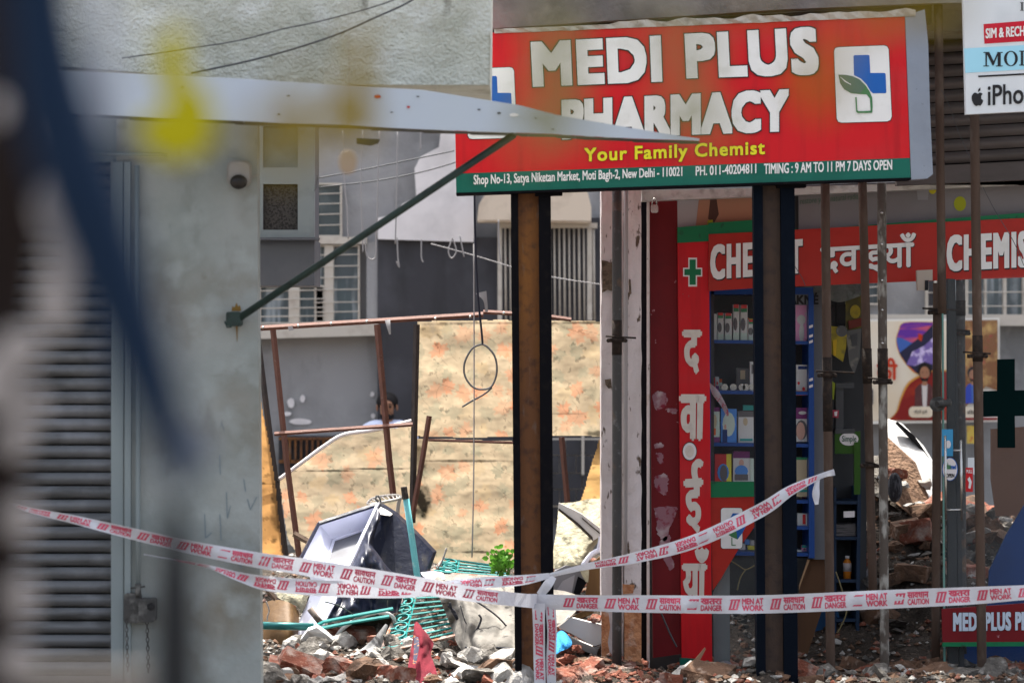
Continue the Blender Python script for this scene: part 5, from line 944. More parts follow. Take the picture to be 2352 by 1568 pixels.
g = G(); strip(g, [p+Vector((0, -.012, 0)) for p in inn]+[inn[0]+Vector((0, -.012, 0))], .012, 0); g.obj('inner_frame', M['lilac'], t)
g = G(); strip(g, rim[:2], .013, 0); strip(g, [rim[3], rim[0]], .012, 0); g.obj('navy_edge', M['navyp'], t)
g = G(); strip(g, [rim[1]+Vector((0, -.01, 0)), rim[2]+Vector((0, -.01, 0))], .013, 0); strip(g, [P(*D(720, 830)[0], YD-.3), P(*D(560, 1160)[0], YD-.45)], .012, 0); g.obj('white_edge', M['lilac'], t)
g = G(); patch(g, [[(*D(395, 775)[0], YD-.1), (*D(540, 790)[0], YD-.2), (*D(712, 835)[0], YD-.3)], [(*D(470, 930)[0], YD-.2), (*D(560, 960)[0], YD-.3), (*D(650, 985)[0], YD-.37)], [(*D(400, 1130)[0], YD-.3), (*D(480, 1160)[0], YD-.4), (*D(565, 1170)[0], YD-.45)], [(*D(325, 1295)[0], YD-.4), (*D(390, 1290)[0], YD-.42), (*D(440, 1245)[0], YD-.45)]], 14, 24, .03, 9); g.obj('door_flap', M['lilac'], t)
g = G(); R = lambda x, y, Y: (*D(x, y)[0], Y)
g.slab([P(*p, y) for p, y in zip(D(912, 398, 1002, 455, 1088, 533, 1180, 625, 1262, 712, 1205, 872, 1050, 1060, 800, 1130, 712, 838), (YD+.34, YD+.34, YD+.33, YD+.3, YD+.28, YD+.12, YD, YD-.02, YD+.02))], (.02, .05, 0)); g.obj('side_panel', M['navyp'], t)
g = G(); patch(g, [[R(905, 410, YD+.3), R(925, 470, YD+.24), R(890, 560, YD+.22)], [R(800, 640, YD+.0), R(850, 640, YD-.05), R(880, 700, YD+.06)], [R(715, 835, YD-.3), R(850, 720, YD-.3), R(1010, 860, YD-.12)], [R(650, 990, YD-.38), R(830, 940, YD-.42), R(1060, 1000, YD-.2)], [R(565, 1165, YD-.48), R(800, 1130, YD-.5), R(1030, 1110, YD-.35)]], 40, 60, .16, 9)
g.obj('crumpled_side', M['navyp'], t)
g = G(); patch(g, [[R(930, 395, YD+.4), R(985, 440, YD+.38), R(1002, 460, YD+.36)], [R(895, 460, YD+.2), R(945, 470, YD+.15), R(980, 475, YD+.2)]], 10, 6, .02, 20); g.obj('bent_lip', M['flash'], t)
g = G(); g.tube([P(*p, YD+.38) for p in D(905, 385, 885, 365, 890, 345, 905, 345, 915, 365, 920, 385)], .006, 6); g.obj('hinge_loop', M['grime'], t)
t = thing('plastic_chair', 'overturned grey-white plastic chair back behind the refrigerator', 'chair', P(880, 1180, YD+.5))
ch = mat('dusty_white_chair_plastic', (.45, .42, .38), .5)
g = G(); Yc = YD+.5; arc1 = crs([R(830, 400, Yc), R(860, 365, Yc), R(940, 345, Yc), R(1020, 340, Yc), R(1058, 352, Yc)], 5); arc2 = crs([R(850, 405, Yc-.05), R(900, 392, Yc-.05), R(960, 380, Yc-.05), R(1020, 368, Yc-.05), R(1058, 356, Yc-.05)], 5)
g.tube([P(*p) for p in arc1], .008, 6); g.tube([P(*p) for p in arc2], .008, 6)
g.obj('back_rim', ch, t)
for i in range(1, 19, 2): g = G(); g.tube([P(*arc1[i]), P(*arc2[min(i+1, 20)])], .005, 5); g.obj('back_slat', ch, t)
g = G(); pxtube(g, D(1045, 360, 1035, 400, 1030, 460, 1040, 560), Yc, 9, 8); g.obj('leg', ch, t)
t = thing('teal_pipe', 'light teal pipe with burnt tip standing upright beside the refrigerator', 'pipe', P(*D(1165, 880)[0], 16.4))
g = G(); pxtube(g, D(1085, 365, 1120, 600, 1155, 850, 1175, 950), 16.4, 14.5, 12, 1); g.obj('tube', M['teal_l'], t)
g = G()
g.tube([P(*D(1070+ (i*2.2), 285+i*16)[0], 16.4)+Vector((.003*noise.noise(Vector((i, 0, 0))), 0, 0)) for i in range(6)], [wpx(7.5+1.5*noise.noise(Vector((i*.9, 3, 0))), 16.4) for i in range(6)], 10); g.obj('burnt_tip', M['burnt'], t)
def grille(name_l, corners, Ys, nb, scr, parent_cat='grille', rot=0):
    tl, tr, br, bl = [P(*c, y) for c, y in zip(corners, Ys)]
    F = lambda u, v: tl*(1-u)*(1-v)+tr*u*(1-v)+br*u*v+bl*(1-u)*v
    t = thing('window_grille', name_l, parent_cat, bl)
    rl = mat('rust_white_rail', (.45, .36, .32), .8, 0, [((.35, .15, .08), 20, .5, .65)]) if 'rust_white_rail' not in bpy.data.materials else bpy.data.materials['rust_white_rail']
    g = G(); g.tube([F(0, 0), F(0, 1)], .009, 4); g.tube([F(0, 1), F(1, 1)], .009, 4); g.obj('rail', rl, t)
    for i in range(nb): v = (i+.3)/nb; g = G(); g.tube([F(.0, v), F(1, v)], .0065, 4); g.obj('bar', M['teal'], t)
    g = G(); g.tube([F(.34, 0), F(.3, 1)], .005, 4); g.obj('cross_bar', M['teal'], t)
    for i in range(scr):
        v0 = (i+.2)/scr*.95; g = G(); pts = []
        for k in range(26):
            a = -2.4+k*.27; r_ = (1-k/34); h = .95/scr*.5; pts.append(F(.17+.16*r_*math.cos(a), min(1, max(0, v0+h*1.0+h*1.15*r_*math.sin(a)))))
        g.tube([p_+Vector((0, -.02, .004)) for p_ in pts], .0065, 5); g.obj('scroll', M['teal'], t)
    return t
grille('teal scrollwork window grille lying tilted in the middle of the debris', D(1060, 1005, 1320, 995, 1410, 1255, 915, 1370), (16.7, 16.7, 16.0, 15.95), 9, 6)
grille('smaller teal scrollwork grille lying beside the green plant', D(1335, 750, 1625, 790, 1800, 885, 1245, 845), (17.3, 17.3, 16.9, 16.9), 5, 3)
t = thing('teal_rail', 'forked teal square rail lying across the debris in front of the refrigerator', 'rail', P(700, 1440, 16.0))
g = G(); g.tube([P(*p, 16.05) for p in D(120, 1190, 480, 1200)], .022, 8); g.obj('pipe_end', mat('scraped_teal_pipe', (.02, .12, .12), .4, .3, [((.35, .2, .18), 8, .5, .65), ((.02, .2, .19), 14, .5, .7)]), t)
g = G(); g.tube([P(*p, 16.1) for p in D(480, 1200, 550, 1165, 700, 1135, 860, 1105, 1000, 1080)], .010, 4); g.tube([P(*p, 16.05) for p in D(485, 1202, 530, 1208, 700, 1175, 850, 1150, 975, 1130)], .010, 4); g.obj('fork', M['teal'], t)
def sheetobj(name, label, cat, rows, m, nu=16, nv=16, amp=.03, fs=8, seed=0):
    g = G(); patch(g, [[R(*p) for p in r] for r in rows], nu, nv, amp, fs, 0, seed); return g.obj(name, m, None, label, cat)
sheetobj('tin_sheet', 'curled ochre-brown tin sheet against the foot of the pale pillar', 'metal sheet', [[(110, 1060, 16.6), (230, 1022, 16.5), (330, 1045, 16.4), (383, 1100, 16.5)], [(110, 1200, 16.4), (230, 1180, 16.25), (330, 1190, 16.2), (385, 1200, 16.3)], [(110, 1330, 16.3), (230, 1340, 16.2), (320, 1330, 16.15), (370, 1300, 16.3)], [(120, 1420, 16.3), (230, 1425, 16.2), (330, 1410, 16.2), (400, 1350, 16.3)]], M['ochre'])
g = G(); pxtube(g, D(170, 1030, 190, 1090, 180, 1130, 178, 1160), 16.15, 3, 6); g.obj('cord', M['cord_w'], None, 'pale twisted cord lying over the ochre tin sheet', 'cord')
sheetobj('tin_scrap', 'pointed ochre tin scrap among the bricks', 'metal scrap', [[(300, 1375, 15.7), (330, 1352, 15.7), (350, 1368, 15.7)], [(250, 1475, 15.5), (340, 1480, 15.45), (415, 1480, 15.5)]], M['ochre'], 10, 10, .02)
sheetobj('tin_scrap', 'flat bent ochre tin scrap left of the pointed one', 'metal scrap', [[(180, 1435, 15.75), (230, 1408, 15.7), (290, 1400, 15.7)], [(190, 1470, 15.55), (240, 1480, 15.5), (280, 1470, 15.5)]], M['ochre'], 10, 10, .015, seed=3)
sheetobj('foam_board', 'crumbling cream foam board left of the white refrigerator door', 'foam board', [[(250, 905, 16.7), (340, 880, 16.7), (440, 985, 16.6)], [(240, 1000, 16.6), (350, 1000, 16.5), (440, 1020, 16.5)], [(300, 1030, 16.5), (385, 1080, 16.45), (400, 1120, 16.45)]], M['foam'], 12, 12, .05, 12)
# basin
t = thing('basin', 'dirty olive overturned basin with white rim under the teal rail', 'basin', P(*D(780, 1390)[0], 16.3))
g = G(); ctr = D(810, 1245)[0]
def bas(u, v):
    a = 2*math.pi*u; r_ = math.sin(v*math.pi/2); p = P(ctr[0]+r_*(70*math.cos(a)+0)-8*math.sin(a)*r_, ctr[1]+r_*46*math.sin(a)-r_*22*math.cos(a), 16.35-.0); p.y += .22*math.cos(v*math.pi/2)-.1*r_*math.sin(a)*-1*.6; return p
g.grid(bas, 36, 10); g.obj('bowl', M['olive'], t)
g = G(); g.tube([bas(k/36, 1) for k in range(37)], .012, 6); g.obj('rim', M['basinrim'], t)
# concrete bucket lump and crusts
t = thing('concrete_lump', 'rounded grey concrete lump with painted sunlit cap in front of the basin', 'concrete lump', P(*D(500, 1420)[0], 15.9))
g = G(); g.grid(lambda u, v: (lambda p, n_: p+Vector((0, -.10*math.sin(math.pi*u), 0))+Vector((0, 1, 0))*.02*n_)(P(*[(1-v)*a+v*c for a, c in zip(D(400+215*u, 1280+40*math.sin(u*3.1))[0], D(385+130*u, 1405+45*u)[0])], 15.95), noise.fractal(Vector((u*4, v*4, 1)), 1, 2, 4)), 18, 14); g.obj('grey_side', M['concg'], t)
g = G(); g.slab([P(*p, 15.9+.1*i/6) for i, p in enumerate(D(395, 1285, 440, 1225, 500, 1203, 560, 1245, 608, 1285, 575, 1310, 480, 1300))], (0, .08, .01)); g.obj('sunlit_cap', M['paper'], t)  # white top face paints the strong sun on the grey lump
sheetobj('bent_scrap', 'bent grey metal panel leaning below the teal grille', 'metal panel', [[(950, 1178, 16.2), (958, 1182, 16.2), (966, 1190, 16.2)], [(855, 1290, 16.0), (895, 1310, 16.0), (930, 1305, 16.05)], [(700, 1425, 15.8), (790, 1445, 15.8), (890, 1400, 15.9)]], M['tarpg'], 12, 14, .04)
sheetobj('corrugated_scrap', 'dark grey corrugated scrap under the teal grille', 'metal panel', [[(930, 1330, 16.15), (1150, 1330, 16.2), (1400, 1270, 16.2)], [(880, 1400, 16.0), (1150, 1400, 16.0), (1400, 1380, 16.1)], [(960, 1470, 15.8), (1150, 1450, 15.8), (1350, 1430, 15.9)]], M['concg'], 12, 14, .03)
sheetobj('tarpaulin', 'large dusty beige tarpaulin draped down to the rusty post', 'tarpaulin', [[(1185, 845, 16.6), (1320, 842, 16.5), (1500, 860, 16.5), (1680, 900, 16.4), (1830, 940, 16.4)], [(1290, 960, 16.3), (1380, 960, 16.2), (1540, 980, 16.2), (1700, 1020, 16.1), (1870, 1080, 16.1)], [(1350, 1130, 16.1), (1440, 1140, 16.0), (1560, 1160, 15.95), (1720, 1220, 15.9), (1900, 1260, 15.9)], [(1430, 1330, 15.9), (1500, 1340, 15.8), (1600, 1360, 15.75), (1740, 1370, 15.7), (1900, 1400, 15.7)], [(1640, 1568, 15.7), (1680, 1570, 15.6), (1720, 1580, 15.55), (1800, 1600, 15.5), (1920, 1640, 15.5)]], M['tarp'], 60, 60, .26, 6, 2)
sheetobj('purple_cloth', 'purple-edged white bundle on the top of the tarpaulin', 'cloth', [[(1180, 842, 16.45), (1260, 835, 16.4), (1330, 850, 16.4)], [(1200, 880, 16.4), (1280, 890, 16.35), (1340, 885, 16.3)]], M['whitecloth'], 10, 8, .04, 20)
g = G(); pxtube(g, D(1560, 1120, 1575, 1150, 1545, 1220, 1500, 1250), 15.8, 5, 6); pxtube(g, D(1360, 1060, 1400, 1100, 1420, 1150, 1385, 1090, 1370, 1040), 15.9, 6, 6); pxtube(g, D(1490, 1000, 1600, 1070, 1690, 1140, 1790, 1250), 15.85, 4, 6); pxtube(g, D(1470, 1330, 1560, 1365, 1660, 1335, 1790, 1345), 15.6, 5, 6); pxtube(g, D(1800, 1420, 1730, 1500, 1640, 1560), 15.45, 4, 6); pxtube(g, D(1440, 1060, 1480, 1180, 1560, 1240), 15.85, 2.5, 6); g.obj('strap_and_fold_shadows', M['blackcloth'], None, 'tangled black strap and added fold-shadow lines on the beige tarpaulin', 'strap')  # besides the strap, extra dark tubes paint the tarpaulin's fold shadows
t = sheetobj('red_cloth', 'crimson cloth draped over the bricks left of the tarpaulin', 'cloth', [[(1140, 1175, 15.5), (1155, 1163, 15.5), (1175, 1180, 15.5)], [(1130, 1270, 15.4), (1180, 1250, 15.35), (1260, 1300, 15.4)], [(1112, 1370, 15.3), (1185, 1350, 15.2), (1245, 1380, 15.3)], [(1098, 1460, 15.2), (1180, 1460, 15.1), (1275, 1455, 15.2)], [(1085, 1600, 15.0), (1180, 1620, 14.95), (1315, 1590, 15.0)]], M['redcloth'], 24, 40, .12, 11, 5)
sheetobj('floral_rag', 'small dark floral rag lying over the crimson cloth', 'cloth', [[(1135, 1255, 15.2), (1165, 1270, 15.2)], [(1135, 1350, 15.1), (1170, 1330, 15.1)], [(1130, 1440, 15.0), (1150, 1440, 15.0)]], mat('floral_print', (.05, .05, .08), .9, 0, [((.5, .2, .08), 40, .55, .62), ((.1, .2, .35), 30, .6, .66)]), 6, 14, .02, 20)
sheetobj('black_cloth', 'black and grey cloth heap right of the crimson cloth', 'cloth', [[(1370, 1470, 15.5), (1450, 1440, 15.5), (1540, 1435, 15.5), (1600, 1470, 15.5)], [(1350, 1520, 15.3), (1460, 1500, 15.25), (1560, 1510, 15.25), (1640, 1540, 15.3)], [(1420, 1568, 15.2), (1500, 1560, 15.15), (1580, 1568, 15.15), (1650, 1590, 15.2)]], M['blackcloth'], 20, 16, .07, 20, 8)
sheetobj('white_cloth', 'lilac-white crumpled cloth at the bottom beside the black cloth', 'cloth', [[(1355, 1530, 15.2), (1420, 1505, 15.15), (1500, 1525, 15.15), (1540, 1560, 15.2)], [(1350, 1600, 15.0), (1430, 1590, 14.95), (1500, 1600, 14.95), (1560, 1640, 15)]], M['whitecloth'], 20, 12, .07, 24, 9)
for i, (pts, wd, m, lb) in enumerate(((D(350, 590, 400, 560, 440, 640, 410, 700), 14, 'wood', 'charred broken timber sticking up left of the refrigerator'), (D(455, 1080, 500, 1140, 530, 1175), 14, 'wood', 'short grey hollow stick leaning on the white door'), (D(150, 925, 235, 1020), 11, 'wood', 'thin grey lath leaning beside the pale pillar'), (D(135, 1345, 235, 1420), 10, 'wood', 'brown lath lying under the ochre tin sheet'))):
    g = G(); pts = pts if len(pts) == 2 or i else [pts[0], pts[2]]
    g.tube([P(*p, 16.5-.2*(i % 3)) for p in pts], wpx(wd, 16.5)/2, 4 if i != 1 else 10); g.obj('timber_stick', mat('grey_brown_timber_%s' % 'abcd'[i], (.13, .09, .065) if i != 1 else (.24, .2, .17), .9, 0, [((.05, .03, .02), 22, .5, .65)]), None, lb, 'timber')
g = G(); pxtube(g, D(555, 1035, 640, 1060, 740, 1118), 16.0, 3, 6); g.obj('rod', M['greenrod'], None, 'thin dark rod lying across the refrigerator foot', 'rod')
g = G()
for sgm in (D(1290, 820, 1320, 770, 1350, 685),): pxtube(g, sgm, 16.8, 4, 6)
g.obj('lath', M['cord_w'], None, 'thin pale lath pointing up beside the small teal grille', 'lath')
# green plant
t = thing('green_plant', 'small bright green leafy plant growing by the rusty post', 'plant', P(*D(1720, 870)[0], 16.7))
rnd = random.Random(21); g = G(); lv = []
for s_ in range(14):
    x = 1720+rnd.uniform(-40, 50); y = 860; tx = x+rnd.uniform(-90, 70); ty = rnd.uniform(700, 800); pts = [P(*D(x, y)[0], 16.7), P(*D((x+tx)/2+10, (y+ty)/2-10)[0], 16.68), P(*D(tx, ty)[0], 16.65)]
    g.tube(pts, .003, 4)
    for k in range(9): f_ = rnd.uniform(.25, 1); p = pts[0].lerp(pts[2], f_)+Vector((rnd.uniform(-.03, .03), rnd.uniform(-.06, .06), rnd.uniform(-.02, .02))); lv.append(p)
g.obj('stem', M['green_leaf'], t)
for i, p in enumerate(lv):
    g = G(); d1 = Vector((rnd.uniform(-1, 1), rnd.uniform(-.8, .3), rnd.uniform(-.4, 1))).normalized(); d2 = d1.cross(Vector((rnd.uniform(-.5, .5), -1, rnd.uniform(-.5, .5)))).normalized(); L = rnd.uniform(.018, .042); W_ = L*.38
    up = d1.cross(d2)*W_*.4
    g.add([p, p+d1*L*.35+d2*W_, p+d1*L*.75+d2*W_*.8, p+d1*L*1.1, p+d1*L*.75-d2*W_*.8, p+d1*L*.35-d2*W_, p+d1*L*.5-up], [[0, 1, 6], [1, 2, 6], [2, 3, 6], [3, 4, 6], [4, 5, 6], [5, 0, 6]]); g.obj('leaf', M['green_leaf'], t)
# right of post
def E2(*c): return q(22, *c)
def R2(x, y, Y): return (*E2(x, y)[0], Y)
def sh2(name, label, cat, rows, m, nu=16, nv=16, amp=.03, fs=8, seed=0):
    g = G(); patch(g, [[R2(*p) for p in r] for r in rows], nu, nv, amp, fs, 0, seed); return g.obj(name, m, None, label, cat)
sh2('insulation_foam', 'lumpy cream insulation foam slab between the rusty post and the white pillar', 'foam slab', [[(515, 395, 16.9), (600, 385, 16.9), (700, 365, 16.9), (820, 360, 16.9)], [(500, 560, 16.7), (600, 560, 16.65), (700, 580, 16.6), (820, 560, 16.7)], [(478, 700, 16.6), (560, 720, 16.5), (650, 720, 16.45), (740, 690, 16.55)], [(475, 815, 16.5), (540, 820, 16.45), (640, 790, 16.4), (700, 800, 16.5)]], M['foam'], 30, 30, .1, 9, 3)
sh2('insulation_foam', 'pointed drip of cream foam hanging above the grey plastic box', 'foam slab', [[(640, 780, 16.38), (700, 760, 16.38)], [(660, 850, 16.36), (712, 840, 16.36)], [(690, 905, 16.36), (706, 908, 16.36)]], M['foam'], 6, 10, .02, 20)
item('white_board', 'broken white board with dark charred edge lying diagonally on the foam', 'board', [(E2(515, 390, 660, 460, 790, 560, 790, 605, 735, 640, 640, 540, 510, 440), M['paper']), (E2(512, 440, 640, 545, 740, 642, 735, 612, 640, 520, 515, 425), M['burnt']), (E2(665, 485, 785, 585, 790, 600, 668, 497), M['burnt'])], 16.3, .03)
item('plastic_box', 'dark grey plastic box half buried below the foam', 'box', [(E2(490, 835, 560, 800, 640, 805, 690, 890, 650, 985, 470, 955), M['plas_g']), (E2(540, 900, 620, 860, 600, 980, 500, 960), simple('lighter_grey_plastic', (.27, .27, .3))), (E2(640, 870, 700, 905, 650, 990, 610, 985), M['black'])], 16.4, .15)
item('brown_board', 'brown board propped behind the white pillar', 'board', [(E2(705, 860, 725, 790, 830, 700, 830, 1000, 690, 990), M['card'])], 16.5, .03)
g = G(); pxtube(g, E2(672, 800, 730, 725, 800, 690), 16.3, 12, 8, 3); pxtube(g, E2(770, 700, 780, 640, 785, 610), 16.3, 7, 8, 3); g.obj('white_pipe', M['lilac'], None, 'bent white plastic pipe beside the brown board', 'pipe')
sh2('cream_sheet', 'sunlit cream tarpaulin flap right of the rusty post', 'tarpaulin', [[(440, 950, 16.3), (560, 970, 16.3), (680, 1010, 16.3)], [(440, 1080, 16.1), (540, 1090, 16.05), (640, 1080, 16.1)], [(440, 1210, 15.9), (520, 1190, 15.9), (590, 1130, 15.9)]], M['tarp'], 14, 16, .06, 9, 12)
item('book_stack', 'stack of white boards and papers lying on the red rubble', 'paper stack', [(E2(515, 1207, 575, 1133, 700, 1165, 830, 1195, 830, 1300, 745, 1325, 600, 1245), M['paper'])], 15.9, .06)
g = G()
for k in range(7): g.px(E2(588+k*3, 1268+k*9, 745+k*4, 1335+k*8, 830, 1300+k*12, 830, 1307+k*12, 747+k*4, 1342+k*8, 590+k*3, 1275+k*9), 15.92+.006*k, .1)
g.obj('paper_pile', M['paper'], None, 'pile of splayed pages under the white boards', 'papers')
sh2('blue_cloth', 'bright blue crumpled cloth on the red rubble beside the tape', 'cloth', [[(490, 1240, 15.9), (540, 1225, 15.85), (585, 1260, 15.9)], [(485, 1300, 15.75), (545, 1290, 15.7), (600, 1310, 15.75)], [(490, 1375, 15.65), (530, 1360, 15.62), (560, 1345, 15.65)]], M['bluecloth'], 16, 16, .07, 22, 4)
item('timber_board', 'ochre board lying behind the white papers', 'board', [(E2(610, 1130, 700, 1085, 790, 985, 800, 1010, 740, 1110, 650, 1150), M['ochre'])], 16.1, .03)
# slanting stick at right column foot
item('timber_splinter', 'pale wooden splinter leaning on the foot of the red Hindi column', 'timber', [(E2(1365, 1460, 1470, 1335, 1475, 1345, 1410, 1468), simple('raw_splinter', (.42, .24, .15)))], 15.9, .03)
g = G(); pxtube(g, E2(1180, 1100, 1240, 1240, 1285, 1330), 15.9, 4, 6); g.obj('rod', M['wire'], None, 'thin dark rod leaning across the dark red panel', 'rod')
g = G(); g.ball(P(*E2(1600, 1475)[0], 16.3), .05, 10, 0, (1, .5, 1)); g.obj('dark_drum', M['plas_g'], None, 'dark round drum end behind the cabinet glass', 'drum')
g = G(); g.ball(P(*q(23, 985, 290)[0], 18), .06, 10, 0, (.8, .7, 1.6)); g.obj('hair_bundle', mat('tangled_grey_fibre', (.03, .03, .035), .9, 0, [((.1, .1, .11), 60, .5, .6, (1, 1, .2))]), None, 'tangled dark grey fibre bundle on the inner rubble', 'bundle')

# ================================================================== RUBBLE PIECES
def hull(rn, kind):
    bm = bmesh.new()
    if kind == 'brick':
        sx_, sy_, sz_ = .5, .32, .24
        for a in (-1, 1):
            for b2 in (-1, 1):
                for c2 in (-1, 1):
                    if rn.random() < .3:
                        for ax in range(3):
                            v = [a*sx_, b2*sy_, c2*sz_]; v[ax] *= rn.uniform(.45, .8); bm.verts.new(v)
                    else: bm.verts.new((a*sx_*rn.uniform(.9, 1), b2*sy_*rn.uniform(.9, 1), c2*sz_*rn.uniform(.9, 1)))
    else:
        for i in range(15):
            v = Vector((rn.gauss(0, 1), rn.gauss(0, 1), rn.gauss(0, 1))).normalized()*rn.uniform(.42, .56); bm.verts.new((v.x, v.y*.85, v.z*(.6 if kind == 'chunk' else .28)))
    r = bmesh.ops.convex_hull(bm, input=bm.verts)
    bmesh.ops.delete(bm, geom=[e for e in r['geom_interior'] if isinstance(e, bmesh.types.BMVert)], context='VERTS')
    # roughen
    bmesh.ops.subdivide_edges(bm, edges=[e for e in bm.edges if e.calc_length() > .35], cuts=1, use_grid_fill=False)
    bmesh.ops.triangulate(bm, faces=bm.faces)
    for v in bm.verts: v.co += Vector((rn.uniform(-1, 1), rn.uniform(-1, 1), rn.uniform(-1, 1)))*(.02 if kind == 'brick' else .035)
    bmesh.ops.subdivide_edges(bm, edges=[e for e in bm.edges if e.calc_length() > .16], cuts=1)
    bmesh.ops.triangulate(bm, faces=bm.faces)
    sd_ = rn.uniform(0, 50)
    for v in bm.verts: v.co += v.co.normalized()*.05*noise.fractal(v.co*5+Vector((sd_, 0, 0)), 1, 2, 3)+Vector((rn.uniform(-1, 1), rn.uniform(-1, 1), rn.uniform(-1, 1)))*.008
    me = bpy.data.meshes.new(kind); bm.to_mesh(me); bm.free(); return me
rn = random.Random(12); RM = {}
for kind, mats in (('brick', ('brick', 'brickd')), ('chunk', ('concw', 'concg', 'brick', 'brickd')), ('flake', ('concw', 'concg'))):
    for m_ in mats:
        RM[(kind, m_)] = []
        for k in range(5): me = hull(rn, kind); me.materials.append(M[m_]); RM[(kind, m_)].append(me)
NAME = {('brick', 'brick'): ('broken_brick', 'red brick piece'), ('brick', 'brickd'): ('broken_brick', 'dusty brown brick piece'), ('chunk', 'concw'): ('plaster_chunk', 'white plaster chunk'), ('chunk', 'concg'): ('concrete_chunk', 'grey concrete chunk'), ('chunk', 'brick'): ('brick_chunk', 'red brick lump'), ('chunk', 'brickd'): ('brick_chunk', 'brown brick lump'), ('flake', 'concw'): ('plaster_flake', 'flat white plaster flake'), ('flake', 'concg'): ('concrete_flake', 'flat grey concrete flake')}
LM = [(620, 'the pale pillar'), (690, 'the ochre tin sheet'), (740, 'the concrete lump'), (800, 'the red brick block'), (860, 'the olive basin'), (915, 'the teal grille'), (955, 'the crimson cloth'), (1030, 'the black cloth'), (1110, 'the beige tarpaulin'), (1200, 'the rusty post'), (1290, 'the blue cloth'), (1350, 'the white papers'), (1420, 'the timber block'), (1480, 'the black door jamb'),
      (1530, 'the dark red panel'), (1600, 'the red Hindi column'), (1680, 'the slanting glass edge'), (1780, 'the navy post'), (1850, 'the plywood board'), (1905, 'the brown pole'), (1950, 'the orange bottle rack'), (2030, 'the paint-splashed pole'), (2150, 'the pole base plate'), (2190, 'the glass door stile'), (2255, 'the pole under the white sign'), (2310, 'the blue board')]
seen = {}
def place_label(key, loc, s_):
    px = 1176+loc[0]/(K*loc[1]); lm = min(LM, key=lambda l: abs(l[0]-px)); d = px-lm[0]; Y = loc[1]
    rel = 'left of' if d < -12 else 'right of' if d > 12 else 'below'
    dep = 'front' if Y < 15.5 else 'middle' if Y < 16.3 else 'rear'
    sz = 'small' if s_ < .075 else 'mid-sized' if s_ < .115 else 'large'
    return '%s %s, %s rubble, %s %s' % (sz, NAME[key][1], dep, rel, lm[1])
def put(key, loc, size, where, label=None, flatten=False):
    nm, lb = NAME[key]; o = bpy.data.objects.new(nm, rn.choice(RM[key])); C.objects.link(o); o.location = loc
    o.rotation_euler = (rn.uniform(-.5, .5), rn.uniform(-.5, .5), rn.uniform(0, 6.3)) if not flatten else (rn.uniform(-.3, .3), rn.uniform(-.3, .3), rn.uniform(-.6, .6))
    o.scale = (size,)*3 if not isinstance(size, tuple) else size
    if not label:
        label = place_label(key, loc, size)
        if label in seen: bpy.data.objects.remove(o); return None
        seen[label] = 1; where = where
    tag(o, label, 'rubble', lb+' '+where if where else None); return o
